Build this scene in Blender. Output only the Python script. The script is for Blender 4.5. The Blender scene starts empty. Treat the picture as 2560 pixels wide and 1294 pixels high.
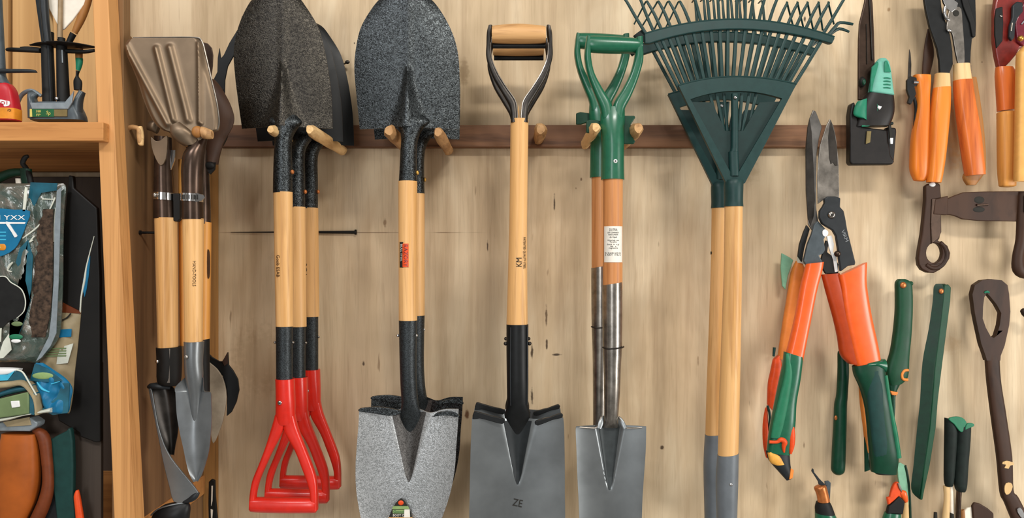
import bpy, math, random
from mathutils import Vector, Matrix, noise
from mathutils.geometry import tessellate_polygon
random.seed(7)
SC = bpy.context.scene
# ---------------------------------------------------------------- camera, world, lamps, exposure
CAM_D = 1.9          # metres from the lens to the plywood wall (the wall's face is y = 0)
FP = 1900.0          # focal length in pixels of the 2560 x 1294 frame
cam_d = bpy.data.cameras.new('camera'); cam = bpy.data.objects.new('camera', cam_d); SC.collection.objects.link(cam)
cam.location = (0, -CAM_D, 0); cam.rotation_euler = (math.pi/2, 0, 0)
cam_d.sensor_fit = 'HORIZONTAL'; cam_d.sensor_width = 36; cam_d.lens = 36*FP/2560; cam_d.clip_start = 0.02; cam_d.clip_end = 60
SC.camera = cam
w = bpy.data.worlds.new('room'); SC.world = w; w.use_nodes = True
# a workshop around the viewer: soft light and dark areas by direction, brighter overhead
wt = w.node_tree; wtc = wt.nodes.new('ShaderNodeTexCoord'); wn = wt.nodes.new('ShaderNodeTexNoise'); wn.inputs['Scale'].default_value = 2.2; wn.inputs['Detail'].default_value = 1.5
wr_ = wt.nodes.new('ShaderNodeValToRGB'); wr_.color_ramp.elements[0].position = .38; wr_.color_ramp.elements[0].color = (.16, .145, .125, 1)
wr_.color_ramp.elements[1].position = .66; wr_.color_ramp.elements[1].color = (1.0, .95, .88, 1)
wt.links.new(wtc.outputs['Generated'], wn.inputs['Vector']); wt.links.new(wn.outputs['Fac'], wr_.inputs[0]); wt.links.new(wr_.outputs[0], wt.nodes['Background'].inputs[0])
wt.nodes['Background'].inputs[1].default_value = 0.7
def lamp(name, loc, target, sx, sy, power, col):
    l = bpy.data.lights.new(name, 'AREA'); l.shape = 'RECTANGLE'; l.size = sx; l.size_y = sy; l.energy = power; l.color = col
    o = bpy.data.objects.new(name, l); SC.collection.objects.link(o); o.location = loc
    o.rotation_euler = (Vector(target)-Vector(loc)).to_track_quat('-Z', 'Y').to_euler(); return o
lamp('ceiling_light', (-0.35, -1.6, 1.9), (0, 0.1, -0.2), 1.2, 0.2, 5, (1.0, 0.95, 0.87))
lamp('ceiling_light', (1.0, -2.9, 2.1), (0.4, 0.0, -0.6), 1.0, 0.25, 62, (1.0, 0.96, 0.9))
lamp('ceiling_light', (-1.5, -2.6, 2.1), (-0.4, 0.0, -0.6), 1.0, 0.25, 36, (0.97, 0.97, 1.0))
lamp('highlight_fill', (-0.85, -4.6, 0.35), (-0.1, 0.0, 0.0), 0.7, 2.0, 46, (0.96, 0.98, 1.0))  # added light behind the viewer, for bright streaks on sockets and shafts
lamp('low_right_fill', (2.9, -2.0, -0.3), (1.0, 0.0, -0.3), 1.0, 1.6, 66, (1.0, 0.97, 0.93))  # added unseen light that brightens the lower right of the wall
vs = SC.view_settings; vs.view_transform = 'Standard'; vs.look = 'None'; vs.gamma = 1; vs.exposure = -0.15; vs.use_curve_mapping = False
SC.display_settings.display_device = 'sRGB'

# ---------------------------------------------------------------- materials
def lin(h):
    h = h.lstrip('#'); c = [int(h[i:i+2], 16)/255 for i in (0, 2, 4)]
    return tuple((x/12.92 if x <= .04045 else ((x+.055)/1.055)**2.4) for x in c) + (1,)
class NT:
    def __init__(s, name):
        s.m = bpy.data.materials.new(name); s.m.use_nodes = True; s.n = s.m.node_tree.nodes; s.l = s.m.node_tree.links
        s.b = s.n['Principled BSDF']
    def new(s, t, **k):
        n = s.n.new(t)
        for a, v in k.items(): setattr(n, a, v)
        return n
    def link(s, a, b): s.l.new(a, b)
    def coord(s, scale=(1, 1, 1), rnd=True, rot=(0, 0, 0)):
        tc = s.new('ShaderNodeTexCoord'); mp = s.new('ShaderNodeMapping')
        mp.inputs['Scale'].default_value = scale; mp.inputs['Rotation'].default_value = rot
        s.link(tc.outputs['Object'], mp.inputs['Vector'])
        if rnd:
            oi = s.new('ShaderNodeObjectInfo'); mu = s.new('ShaderNodeMath', operation='MULTIPLY'); mu.inputs[1].default_value = 37.0
            s.link(oi.outputs['Random'], mu.inputs[0]); s.link(mu.outputs[0], mp.inputs['Location'])
        return mp.outputs[0]
    def noise(s, vec, scale, detail=3, rough=.5, dist=0):
        n = s.new('ShaderNodeTexNoise'); n.inputs['Scale'].default_value = scale; n.inputs['Detail'].default_value = detail
        n.inputs['Roughness'].default_value = rough; n.inputs['Distortion'].default_value = dist; s.link(vec, n.inputs['Vector']); return n.outputs['Fac']
    def ramp(s, fac, stops):
        r = s.new('ShaderNodeValToRGB'); e = r.color_ramp.elements
        while len(e) < len(stops): e.new(.5)
        for i, (p, c) in enumerate(stops): e[i].position = p; e[i].color = lin(c) if isinstance(c, str) else (c, c, c, 1)
        s.link(fac, r.inputs[0]); return r.outputs[0]
    def mix(s, fac, a, b, mode='MIX'):
        m = s.new('ShaderNodeMix', data_type='RGBA', blend_type=mode)
        if isinstance(fac, (int, float)): m.inputs[0].default_value = fac
        else: s.link(fac, m.inputs[0])
        for v, k in ((a, 6), (b, 7)):
            if isinstance(v, str): m.inputs[k].default_value = lin(v)
            elif isinstance(v, tuple): m.inputs[k].default_value = v
            else: s.link(v, m.inputs[k])
        return m.outputs[2]
    def bump(s, h, strength, dist=.001):
        b = s.new('ShaderNodeBump'); b.inputs['Strength'].default_value = strength; b.inputs['Distance'].default_value = dist
        s.link(h, b.inputs['Height']); s.link(b.outputs[0], s.b.inputs['Normal'])
    def set(s, col=None, rough=None, metal=None, spec=None, coat=None):
        if col is not None:
            if isinstance(col, str): s.b.inputs['Base Color'].default_value = lin(col)
            else: s.link(col, s.b.inputs['Base Color'])
        if rough is not None:
            if isinstance(rough, (int, float)): s.b.inputs['Roughness'].default_value = rough
            else: s.link(rough, s.b.inputs['Roughness'])
        if metal is not None: s.b.inputs['Metallic'].default_value = metal
        if spec is not None: s.b.inputs['Specular IOR Level'].default_value = spec
        if coat is not None: s.b.inputs['Coat Weight'].default_value = coat; s.b.inputs['Coat Roughness'].default_value = .15
        return s.m
MATS = {}
def wood(name, light, mid, dark, rough=.5, axis='z', fine=70, stretch=.035):
    t = NT(name); k = {'z': (1, 1, stretch), 'x': (stretch, 1, 1), 'y': (1, stretch, 1)}[axis]
    v = t.coord(k)
    a = t.noise(v, fine, 4, .6, .6); b = t.noise(v, fine*.28, 2, .5, 1.2); c = t.noise(v, fine*3.2, 2, .6, .2)
    col = t.ramp(b, [(.32, mid), (.62, light)])
    col = t.mix(t.ramp(a, [(.52, 0.0), (.72, .75)]), col, dark)
    col = t.mix(t.ramp(c, [(.55, 0.0), (.8, .35)]), col, dark)
    t.bump(a, .15, .0006); MATS[name] = t.set(col, rough, 0, .35)
def plain(name, col, rough=.45, metal=0, var=.12, spec=.5, coat=None, nscale=60, bump=0):
    spec = min(spec, .5 if metal > .5 or coat else .32); t = NT(name); v = t.coord((1, 1, 1)); n = t.noise(v, nscale, 4, .6)
    base = lin(col); dk = tuple(x*(1-var*2) for x in base[:3]) + (1,); lt = tuple(min(1, x*(1+var)) for x in base[:3]) + (1,)
    c = t.mix(t.ramp(n, [(.3, 0.0), (.7, 1.0)]), dk, lt)
    r = t.new('ShaderNodeMapRange'); r.inputs['To Min'].default_value = max(.05, rough-.07); r.inputs['To Max'].default_value = min(1, rough+.1)
    t.link(t.noise(v, nscale*.5, 3), r.inputs['Value'])
    if bump: t.bump(n, bump, .0008)
    MATS[name] = t.set(c, r.outputs[0], metal, spec, coat)
def hammered(name, dark, light, metal=.75, rough=.36, scale=190, strength=.55):
    t = NT(name); v = t.coord((1, 1, 1)); n = t.noise(v, scale, 1.5, .5, 1.6)
    f = t.ramp(n, [(.42, 0.0), (.56, 1.0)]); big = t.noise(v, 9, 3)
    c = t.mix(f, dark, light); c = t.mix(t.ramp(big, [(.4, 0.0), (.7, .3)]), c, dark)
    t.bump(n, strength, .0012); MATS[name] = t.set(c, rough, metal, .6)
wood('ash_wood', '#e6b67a', '#cf9b5c', '#a5733d', .42)
wood('ash_wood_red', '#d4965e', '#bd7b46', '#93562c', .42)
wood('ash_wood_pale', '#eccb92', '#dcb477', '#b8925a', .48)
wood('grip_wood', '#d2a36c', '#bd8a52', '#8a5f36', .5, 'x', 60, .08)
wood('pine_post', '#d0985d', '#bd844b', '#956232', .6, 'z', 75, .02)
wood('pine_board', '#cc9052', '#b87d44', '#925a29', .6, 'x', 60, .06)
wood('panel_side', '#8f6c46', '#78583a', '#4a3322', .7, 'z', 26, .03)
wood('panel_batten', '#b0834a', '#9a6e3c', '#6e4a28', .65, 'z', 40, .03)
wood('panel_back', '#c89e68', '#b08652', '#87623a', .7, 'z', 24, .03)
wood('rail_wood', '#8a6244', '#674630', '#33221a', .6, 'x', 40, .07)
wood('peg_wood', '#c49a68', '#ab7e50', '#7a5634', .6, 'y', 70, .2)
wood('peg_wood_light', '#e8c28a', '#d6ab70', '#b08350', .55, 'y', 70, .2)
wood('orange_wood', '#ef9038', '#dd7a26', '#b8581a', .32, 'z', 40, .05)
wood('orange_wood_red', '#dc7634', '#c9622a', '#94401c', .3, 'z', 40, .05)
wood('amber_wood', '#dc9a4c', '#c98538', '#9a5c24', .4, 'z', 40, .05)
wood('brown_wood', '#b0793f', '#996531', '#6b431f', .5, 'z', 40, .05)
wood('cream_wood', '#e2c08c', '#cfa970', '#a98552', .6, 'z', 70, .05)
wood('iron_brown', '#452e20', '#33221a', '#1a110c', .5, 'z', 14, .4)
MATS['iron_brown'].node_tree.nodes['Principled BSDF'].inputs['Specular IOR Level'].default_value = .22
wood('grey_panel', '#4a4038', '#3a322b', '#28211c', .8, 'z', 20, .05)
hammered('hammered_dark', '#1f2223', '#4a4f51', .8, .3, 260, .7)
hammered('hammered_brown', '#1f1c18', '#403c35', .75, .34, 260, .7)
hammered('hammered_silver', '#9fa2a3', '#cfd2d4', .72, .34, 270, .4)
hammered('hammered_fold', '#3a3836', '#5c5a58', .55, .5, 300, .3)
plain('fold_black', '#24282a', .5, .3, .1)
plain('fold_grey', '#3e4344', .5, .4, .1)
hammered('hammered_ferrule', '#24282a', '#3c4245', .6, .42, 300, .4)
plain('spade_grey', '#8a8f91', .32, .8, .12, nscale=9)
plain('dull_steel', '#a59884', .5, .2, .15, nscale=25)
plain('trowel_steel', '#84888a', .33, .75, .12, nscale=14)
plain('painted_black', '#141617', .42, .1, .15)
plain('ferrule_grey', '#6f757a', .42, .2, .08, nscale=20)
plain('dull_black', '#14120f', .6, .1, .2)  # dull black of the nails, collar and bolts
plain('blued_steel', '#3a3632', .35, .7, .25, nscale=25)
plain('warm_steel', '#7f6d59', .46, .85, .1, nscale=14)
plain('bronze_steel', '#4c3c32', .27, .75, .22, nscale=22)
plain('steel', '#a09a92', .25, .95, .15, nscale=30)
plain('worn_steel', '#9a948c', .28, .9, .2, nscale=40, bump=.2)
plain('blade_steel', '#8f8c88', .28, .9, .22, nscale=18)
plain('chrome', '#cfcfcf', .15, 1, .05)
plain('brass', '#c99a4a', .3, .8, .1)
plain('copper', '#c0743f', .3, .5, .15)
plain('red_plastic', '#d92617', .32, 0, .05, coat=.3)
plain('green_plastic', '#0f5c40', .3, 0, .07, coat=.25, nscale=90)
plain('green_plastic_deep', '#0a3c29', .36, 0, .08)
plain('green_grip', '#0c4229', .45, 0, .1)
plain('green_light', '#227352', .45, 0, .08)
plain('rake_green', '#173735', .42, 0, .08)
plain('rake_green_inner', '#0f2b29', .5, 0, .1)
plain('dark_green', '#0a3020', .42, 0, .15)
plain('teal_dark', '#123a36', .6, 0, .1)
plain('grip_black', '#15201c', .65, 0, .2)
plain('charcoal', '#24282b', .42, .1, .1)
plain('teal_light', '#6fb3a0', .5, 0, .05)
plain('teal_mid', '#1c7a5c', .45, 0, .08)
plain('mint', '#7fb596', .5, 0, .12, nscale=30)
plain('body_black', '#171311', .45, 0, .25)
plain('orange_plastic', '#ee5f1b', .34, 0, .05, coat=.3)
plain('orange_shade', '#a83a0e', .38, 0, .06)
plain('orange_soft', '#e78a3c', .45, 0, .1, nscale=20)
plain('orange_red', '#e4501f', .4, 0, .08)
plain('yellow_orange', '#e3a446', .45, 0, .1)
plain('yellow_plastic', '#e0a95c', .4, 0, .05)
plain('dark_red', '#7c1f18', .35, .1, .15, coat=.3)
plain('crimson', '#6e1428', .3, .1, .15, coat=.4)
plain('white_paper', '#e9e4d8', .6, 0, .03)
plain('white_glass', '#e8e8e6', .3, 0, .04)
plain('ink', '#26241f', .7, 0, .1)
plain('ink_brown', '#4a3018', .7, 0, .1)
plain('ink_grey', '#8b8f92', .6, 0, .1)
plain('cream_plastic', '#efe6d6', .5, 0, .04)
plain('tan_plastic', '#9a8364', .45, 0, .1)
plain('olive_plastic', '#77683f', .5, 0, .1)
plain('slate_plastic', '#4a5358', .35, .1, .1)
plain('slate_light', '#8b959b', .3, .2, .1)
plain('orange_label', '#d98a24', .5, 0, .1)
plain('red_shade', '#b3202a', .4, 0, .05)
plain('label_green', '#1d5a34', .5, 0, .08)
plain('label_green_light', '#8aa468', .5, 0, .08)
plain('label_yellow', '#cfc36a', .5, 0, .08)
plain('bag_blue', '#146a92', .4, 0, .06)
plain('bag_white', '#cfd2c4', .35, 0, .12, nscale=25)
plain('bag_teal', '#1a5d70', .3, .1, .25, nscale=20, coat=.4)
plain('bag_cyan', '#42b0d2', .4, 0, .06)
plain('bag_tan', '#a09070', .45, 0, .12, nscale=20)
plain('box_green', '#6f8258', .45, 0, .1, nscale=20)
plain('rubber_black', '#131312', .6, 0, .25)
plain('board_black', '#141210', .5, .1, .2, nscale=12)
plain('brown_leather', '#a8561a', .5, 0, .18, nscale=10)
plain('brown_leather_dark', '#6e3416', .5, 0, .12)
plain('peat', '#4a3a2e', .9, 0, .45, nscale=120, bump=.6)
plain('reflection_pink', '#a07c7c', .4, .3, .1, nscale=20)  # reflection tint for a spade blade, left unused

def film_mat():
    t = NT('bag_film'); v = t.coord((1, 1, 1)); n = t.noise(v, 14, 5, .65, 1.5)
    c = t.ramp(n, [(.3, '#33403a'), (.48, '#4c5a52'), (.6, '#6d675c'), (.72, '#8f9089')])
    t.bump(n, .8, .006); MATS['bag_film'] = t.set(c, .2, .15, .7, .6)
film_mat()

def wall_mat():
    t = NT('plywood'); v = t.coord((1, 1, .05), False); v2 = t.coord((1, 1, .25), False); v3 = t.coord((1, 1, 1), False)
    a = t.noise(v, 45, 5, .65, .4); b = t.noise(v2, 5.5, 4, .6, 1.0); c = t.noise(v, 170, 3, .6); d = t.noise(v3, 3.2, 3, .5)
    col = t.ramp(b, [(.3, '#baa27f'), (.5, '#d0b895'), (.66, '#e0ccab')])
    col = t.mix(t.ramp(a, [(.47, 0.0), (.72, .45)]), col, '#9a7f60')
    col = t.mix(t.ramp(c, [(.56, 0.0), (.8, .35)]), col, '#8b6c48')
    col = t.mix(t.ramp(d, [(.48, 0.0), (.66, .45)]), col, '#938065')
    # sparse short dark grain checks
    e = t.noise(t.coord((1, 1, .16), False), 62, 2, .5); col = t.mix(t.ramp(e, [(.73, 0.0), (.77, .55)]), col, '#6a4a2c')
    # knots, dirt marks, darker patches and the sheet joint at their own places on the wall
    tc = t.new('ShaderNodeTexCoord')
    wob = t.new('ShaderNodeTexNoise'); wob.inputs['Scale'].default_value = 90; wob.inputs['Detail'].default_value = 3
    t.link(tc.outputs['Object'], wob.inputs['Vector'])
    def mark(px, py, rx, ry, colr, amt):
        nonlocal col
        s = t.new('ShaderNodeVectorMath', operation='SUBTRACT'); s.inputs[1].default_value = ((px-1280)/1000, 0, (647-py)/1000)
        t.link(tc.outputs['Object'], s.inputs[0])
        m = t.new('ShaderNodeVectorMath', operation='MULTIPLY'); m.inputs[1].default_value = (1700/rx, 0, 1300/ry); t.link(s.outputs[0], m.inputs[0])
        l = t.new('ShaderNodeVectorMath', operation='LENGTH'); t.link(m.outputs[0], l.inputs[0])
        ad = t.new('ShaderNodeMath', operation='MULTIPLY_ADD'); t.link(wob.outputs['Fac'], ad.inputs[0]); ad.inputs[1].default_value = 1.6; t.link(l.outputs['Value'], ad.inputs[2])
        mr = t.new('ShaderNodeMapRange'); mr.interpolation_type = 'SMOOTHSTEP'; mr.inputs['From Min'].default_value = 2.0; mr.inputs['From Max'].default_value = 1.2
        mr.inputs['To Min'].default_value = 0; mr.inputs['To Max'].default_value = amt; t.link(ad.outputs[0], mr.inputs['Value'])
        col = t.mix(mr.outputs[0], col, colr)
    for p in [(1386, 505, 4, 28, '#3a2412', .9), (1219, 618, 4, 20, '#3a2412', .9), (1366, 790, 5, 34, '#4a3018', .8), (1367, 862, 5, 20, '#3a2412', .9),
              (1392, 886, 18, 4, '#2a1a0e', .9), (1330, 880, 6, 24, '#3a2412', .9), (1330, 990, 6, 26, '#2e1d10', .9), (1655, 1118, 8, 9, '#3a2412', .9),
              (909, 908, 6, 9, '#3a2412', .9), (962, 556, 8, 14, '#7a5a38', .7), (2010, 1110, 5, 12, '#6a4a2c', .6), (1168, 1035, 10, 16, '#5a3416', .9),
              (2012, 48, 6, 9, '#2a1a0e', .9), (1010, 570, 3, 3, '#4a3018', .6), (2222, 24, 8, 7, '#8a6a44', .8), (886, 108, 4, 4, '#2a1a0e', .9),
              (2455, 155, 3, 3, '#4a3018', .8), (700, 640, 60, 20, '#8b6c48', .15), (1453, 448, 4, 5, '#5a3a20', .8), (1440, 470, 3, 4, '#5a3a20', .7),
              (1745, 900, 4, 22, '#7a5a38', .5), (2370, 860, 60, 30, '#b0875a', .3), (2395, 320, 55, 130, '#c08a3a', .45), (2440, 775, 6, 40, '#7a5a38', .4),
              (1160, 180, 22, 45, '#8d7452', .6), (1850, 430, 90, 40, '#8c7048', .3), (650, 900, 130, 120, '#8f7450', .25)]:  # the patch left of the wooden D grip is painted shade
        mark(*p)
    sx = t.new('ShaderNodeSeparateXYZ'); t.link(tc.outputs['Object'], sx.inputs[0])
    z = t.new('ShaderNodeMath', operation='SUBTRACT'); t.link(sx.outputs['Z'], z.inputs[0]); z.inputs[1].default_value = .066
    ab = t.new('ShaderNodeMath', operation='ABSOLUTE'); t.link(z.outputs[0], ab.inputs[0])
    ls = t.new('ShaderNodeMath', operation='LESS_THAN'); t.link(ab.outputs[0], ls.inputs[0]); ls.inputs[1].default_value = .0012
    mm = t.new('ShaderNodeMath', operation='MULTIPLY'); t.link(ls.outputs[0], mm.inputs[0]); t.link(t.ramp(t.noise(t.coord((1, 1, .02), False), 7, 2), [(.42, 0.0), (.55, .7)]), mm.inputs[1])
    mx = t.new('ShaderNodeMapRange'); mx.inputs['From Min'].default_value = -.06; mx.inputs['From Max'].default_value = -.14; t.link(sx.outputs['X'], mx.inputs['Value'])
    m2 = t.new('ShaderNodeMath', operation='MULTIPLY'); t.link(mm.outputs[0], m2.inputs[0]); t.link(mx.outputs[0], m2.inputs[1])
    col = t.mix(m2.outputs[0], col, '#6a4c30')
    t.bump(a, .12, .0008); MATS['plywood'] = t.set(col, .62, 0, .35)
wall_mat()

# ---------------------------------------------------------------- geometry helpers
def cat(p0, p1, p2, p3, t):
    return tuple(.5*((2*b)+(-a+c)*t+(2*a-5*b+4*c-d)*t*t+(-a+3*b-3*c+d)*t**3) for a, b, c, d in zip(p0, p1, p2, p3))
def smooth_open(P, sub):
    if sub <= 1 or len(P) < 3: return [tuple(p) for p in P]
    out = []
    for i in range(len(P)-1):
        a = P[max(0, i-1)]; b = P[i]; c = P[i+1]; d = P[min(len(P)-1, i+2)]
        for k in range(sub): out.append(cat(a, b, c, d, k/sub))
    out.append(tuple(P[-1])); return out
def smooth_closed(P, sub):
    if sub <= 1: return [tuple(p) for p in P]
    n = len(P); return [cat(P[i-1], P[i], P[(i+1) % n], P[(i+2) % n], k/sub) for i in range(n) for k in range(sub)]
def px_world(px, py, d): s = (CAM_D-d)/FP; return Vector(((px-1280)*s, -d, (647-py)*s))
COL = SC.collection
def mesh_obj(name, V, F, mat, loc=None):
    me = bpy.data.meshes.new(name); me.from_pydata([tuple(v) for v in V], [], F); me.validate(); me.update()
    import bmesh
    bm = bmesh.new(); bm.from_mesh(me); bmesh.ops.remove_doubles(bm, verts=bm.verts, dist=1e-6); bmesh.ops.recalc_face_normals(bm, faces=bm.faces); bm.to_mesh(me); bm.free()
    me.shade_smooth(); me.set_sharp_from_angle(angle=math.radians(38)); me.materials.append(MATS[mat])
    o = bpy.data.objects.new(name, me); COL.objects.link(o)
    if loc is not None: o.location = loc
    return o
def box_vf(x0, x1, y0, y1, z0, z1):
    V = [(x, y, z) for x in (x0, x1) for y in (y0, y1) for z in (z0, z1)]
    return V, [(0, 1, 3, 2), (4, 6, 7, 5), (0, 4, 5, 1), (2, 3, 7, 6), (0, 2, 6, 4), (1, 5, 7, 3)]
class Tool:
    """authors parts of one thing: coordinates are picture pixels measured at the thing's own distance d from the wall"""
    def __init__(s, name, label, category, d, ox, oy, group=None, dm=None, solo=False, dx=0, dy=0):
        s.d = d; s.s = (CAM_D-(d if dm is None else dm))/FP; s.ox = ox; s.oy = oy; s.name = name; s.solo = solo
        s.loc = Vector(((ox-1280)*s.s, -d, (647-oy)*s.s)) + Vector((dx, 0, dy)); s.root = None; s.tags = (label, category, group)
        if not solo:
            s.root = bpy.data.objects.new(name, None); s.root.empty_display_size = .03; COL.objects.link(s.root); s.root.location = s.loc; s.tag(s.root)
    def tag(s, o):
        o['label'] = s.tags[0]; o['category'] = s.tags[1]
        if s.tags[2]: o['group'] = s.tags[2]
    def v(s, x, y, o=0): return ((x-s.ox)*s.s, -o*s.s, (s.oy-y)*s.s)
    def part(s, name, mat, prims, parent=None, bevel=0, label=None, stuff=False):
        V = []; F = []
        for pv, pf in prims:
            k = len(V); V += pv; F += [tuple(i+k for i in f) for f in pf]
        if s.solo and s.root is None:
            o = mesh_obj(s.name, V, F, mat, s.loc); s.tag(o); s.root = o
        else:
            o = mesh_obj(name, V, F, mat); o.parent = parent or s.root
        if label: o['label'] = label
        if stuff: o['kind'] = 'stuff'
        if bevel:
            b = o.modifiers.new('bevel', 'BEVEL'); b.width = bevel*s.s; b.segments = 3; b.limit_method = 'ANGLE'; b.angle_limit = math.radians(35)
            b.use_clamp_overlap = True
        return o
    def loft(s, secs, sub=4, seg=20, n=2.0, rnd=0):
        """cross-sections (xl, yl, xr, yr, halfdepth, offset): an edge-to-edge body with a superellipse section"""
        S = [tuple(q)+(0,)*(6-len(q)) for q in secs]; S = smooth_open(S, sub)
        if rnd:
            def shrink(q, q2, k):
                cx, cy = (q[0]+q[2])/2, (q[1]+q[3])/2; c2x, c2y = (q2[0]+q2[2])/2, (q2[1]+q2[3])/2
                L = math.hypot(cx-c2x, cy-c2y) or 1; ux, uy = (cx-c2x)/L, (cy-c2y)/L; f = math.cos(k*math.pi/2); g = math.sin(k*math.pi/2)*rnd
                return (cx+(q[0]-cx)*f+ux*g, cy+(q[1]-cy)*f+uy*g, cx+(q[2]-cx)*f+ux*g, cy+(q[3]-cy)*f+uy*g, q[4]*f, q[5])
            a = [shrink(S[0], S[1], k) for k in (.95, .75, .5, .25)]; b = [shrink(S[-1], S[-2], k) for k in (.25, .5, .75, .95)]
            S = a + S + b
        V = []; F = []
        for q in S:
            cx, cy, hx, hy = (q[0]+q[2])/2, (q[1]+q[3])/2, (q[2]-q[0])/2, (q[3]-q[1])/2
            for k in range(seg):
                a = 2*math.pi*k/seg; c = math.cos(a); d = math.sin(a)
                c = math.copysign(abs(c)**(2/n), c); d = math.copysign(abs(d)**(2/n), d)
                V.append(s.v(cx+hx*c, cy+hy*c, q[5]+q[4]*d))
        for j in range(len(S)-1):
            for k in range(seg): F.append((j*seg+k, j*seg+(k+1) % seg, (j+1)*seg+(k+1) % seg, (j+1)*seg+k))
        F.append(tuple(range(seg))); F.append(tuple(range((len(S)-1)*seg, len(S)*seg))); return V, F
    def cyl(s, x, y0, y1, r0, r1=None, o=0, x1=None, seg=28):
        r1 = r0 if r1 is None else r1; x1 = x if x1 is None else x1
        return s.loft([(x-r0, y0, x+r0, y0, r0, o), (x1-r1, y1, x1+r1, y1, r1, o)], 1, seg)
    def tube(s, pts, sub=5, seg=12, flat=1.0):
        """round bar through (x, y, offset, radius)"""
        P = smooth_open([tuple(p) for p in pts], sub); C = [Vector(s.v(p[0], p[1], p[2])) for p in P]; V = []; F = []; up = None
        for i, c in enumerate(C):
            t = (C[min(i+1, len(C)-1)]-C[max(i-1, 0)]).normalized()
            if up is None: up = t.orthogonal().normalized() if abs(t.y) > .9 else t.cross(Vector((0, 1, 0))).normalized()
            up = (up-t*up.dot(t)).normalized(); w2 = t.cross(up); r = P[i][3]*s.s
            for k in range(seg):
                a = 2*math.pi*k/seg; V.append(tuple(c+up*r*math.cos(a)+w2*r*flat*math.sin(a)))
        for j in range(len(C)-1):
            for k in range(seg): F.append((j*seg+k, j*seg+(k+1) % seg, (j+1)*seg+(k+1) % seg, (j+1)*seg+k))
        F.append(tuple(range(seg))); F.append(tuple(range((len(C)-1)*seg, len(C)*seg))); return V, F
    def plate(s, pts, th=6, o=0, sub=1, holes=(), fo=None):
        """solid slab traced by its outline, o = centre offset towards the viewer, th = thickness; fo(x, y) adds a bend"""
        loops = [smooth_closed(pts, sub)] + [smooth_closed(h, sub) for h in holes]
        tri = tessellate_polygon([[Vector((p[0], p[1], 0)) for p in L] for L in loops]); flat = [p for L in loops for p in L]; N = len(flat)
        f = fo or (lambda x, y: 0)
        V = [s.v(p[0], p[1], o+th/2+f(*p)) for p in flat] + [s.v(p[0], p[1], o-th/2+f(*p)) for p in flat]
        if len(loops) == 1 and not fo: F = [tuple(range(N)), tuple(range(2*N-1, N-1, -1))]
        else: F = [tuple(t) for t in tri] + [tuple(i+N for i in reversed(t)) for t in tri]
        k = 0
        for L in loops:
            n = len(L)
            for i in range(n): a, b = k+i, k+(i+1) % n; F.append((a, b, b+N, a+N))
            k += n
        return V, F
    def sheet(s, rows, off, nx=44, ny=64, th=3, yw=None, sub=8):
        """pressed sheet: rows (y, xl, xr) give the outline, off(u, t, x, y) the relief"""
        R = smooth_open(rows, sub); n = len(R)-1; V = []; F = []
        for side in (0, 1):
            for j in range(ny+1):
                q = j/ny*n; i = min(int(q), n-1); f = q-i; y, xl, xr = [R[i][k]*(1-f)+R[i+1][k]*f for k in range(3)]; t = j/ny
                for i2 in range(nx+1):
                    u = -1+2*i2/nx; x = xl+(xr-xl)*(u+1)/2; yy = y+(yw(u, t) if yw else 0)
                    V.append(s.v(x, yy, off(u, t, x, yy)-side*th))
        W = nx+1; K = W*(ny+1)
        for j in range(ny):
            for i in range(nx):
                a = j*W+i; F.append((a, a+1, a+W+1, a+W)); F.append((K+a, K+a+W, K+a+W+1, K+a+1))
        for j in range(ny): a = j*W; F.append((a, a+W, K+a+W, K+a)); a += nx; F.append((a, K+a, K+a+W, a+W))
        for i in range(nx): F.append((i, K+i, K+i+1, i+1)); a = ny*W+i; F.append((a, a+1, K+a+1, K+a))
        return V, F
    def ball(s, x, y, r, o=0, ry=None, ro=None, seg=16):
        ry = ry or r; ro = ro or r; V = []; F = []
        for j in range(1, 8):
            p = math.pi*j/8
            for k in range(seg): a = 2*math.pi*k/seg; V.append(s.v(x+r*math.sin(p)*math.cos(a), y+ry*math.sin(p)*math.sin(a), o+ro*math.cos(p)))
        for j in range(6):
            for k in range(seg): F.append((j*seg+k, j*seg+(k+1) % seg, (j+1)*seg+(k+1) % seg, (j+1)*seg+k))
        F.append(tuple(range(seg))); F.append(tuple(range(6*seg, 7*seg))); return V, F
    def screw(s, x, y, r, o, mat='steel', name='screw'):
        p = s.part(name, mat, [s.ball(x, y, r, o, None, r*.5)]); s.part('screw_slot', 'ink', [s.plate([(x-r*.35, y-r*.35), (x+r*.35, y-r*.35), (x+r*.35, y+r*.35), (x-r*.35, y+r*.35)], r*.3, o+r*.42)], p); return p
    def text(s, string, x, y, h, rot=0, o=0, wrap=None, th=.5, wid=None, shear=0):
        cu = bpy.data.curves.new('writing', 'FONT'); cu.body = string; cu.align_x = 'CENTER'; cu.align_y = 'CENTER'; cu.resolution_u = 2; cu.extrude = .02; cu.shear = shear
        ob = bpy.data.objects.new('writing', cu); COL.objects.link(ob); bpy.context.view_layer.update()
        me = bpy.data.meshes.new_from_object(ob.evaluated_get(bpy.context.evaluated_depsgraph_get()))
        xs = [v.co.x for v in me.vertices]; wd = (max(xs)-min(xs)) or 1; kx = h if wid is None else wid/wd
        c, d = math.cos(math.radians(rot)), math.sin(math.radians(rot)); V = []
        for v in me.vertices:
            a, b = v.co.x*kx, v.co.y*h; X = x+a*c+b*d; Y = y+a*d-b*c
            oo = o if wrap is None else math.sqrt(max(0, wrap[1]**2-(X-wrap[0])**2))+o
            V.append(s.v(X, Y, oo+th*(1 if v.co.z > 0 else 0)))
        F = [tuple(p.vertices) for p in me.polygons]; bpy.data.objects.remove(ob); bpy.data.curves.remove(cu); bpy.data.meshes.remove(me); return V, F
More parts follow.
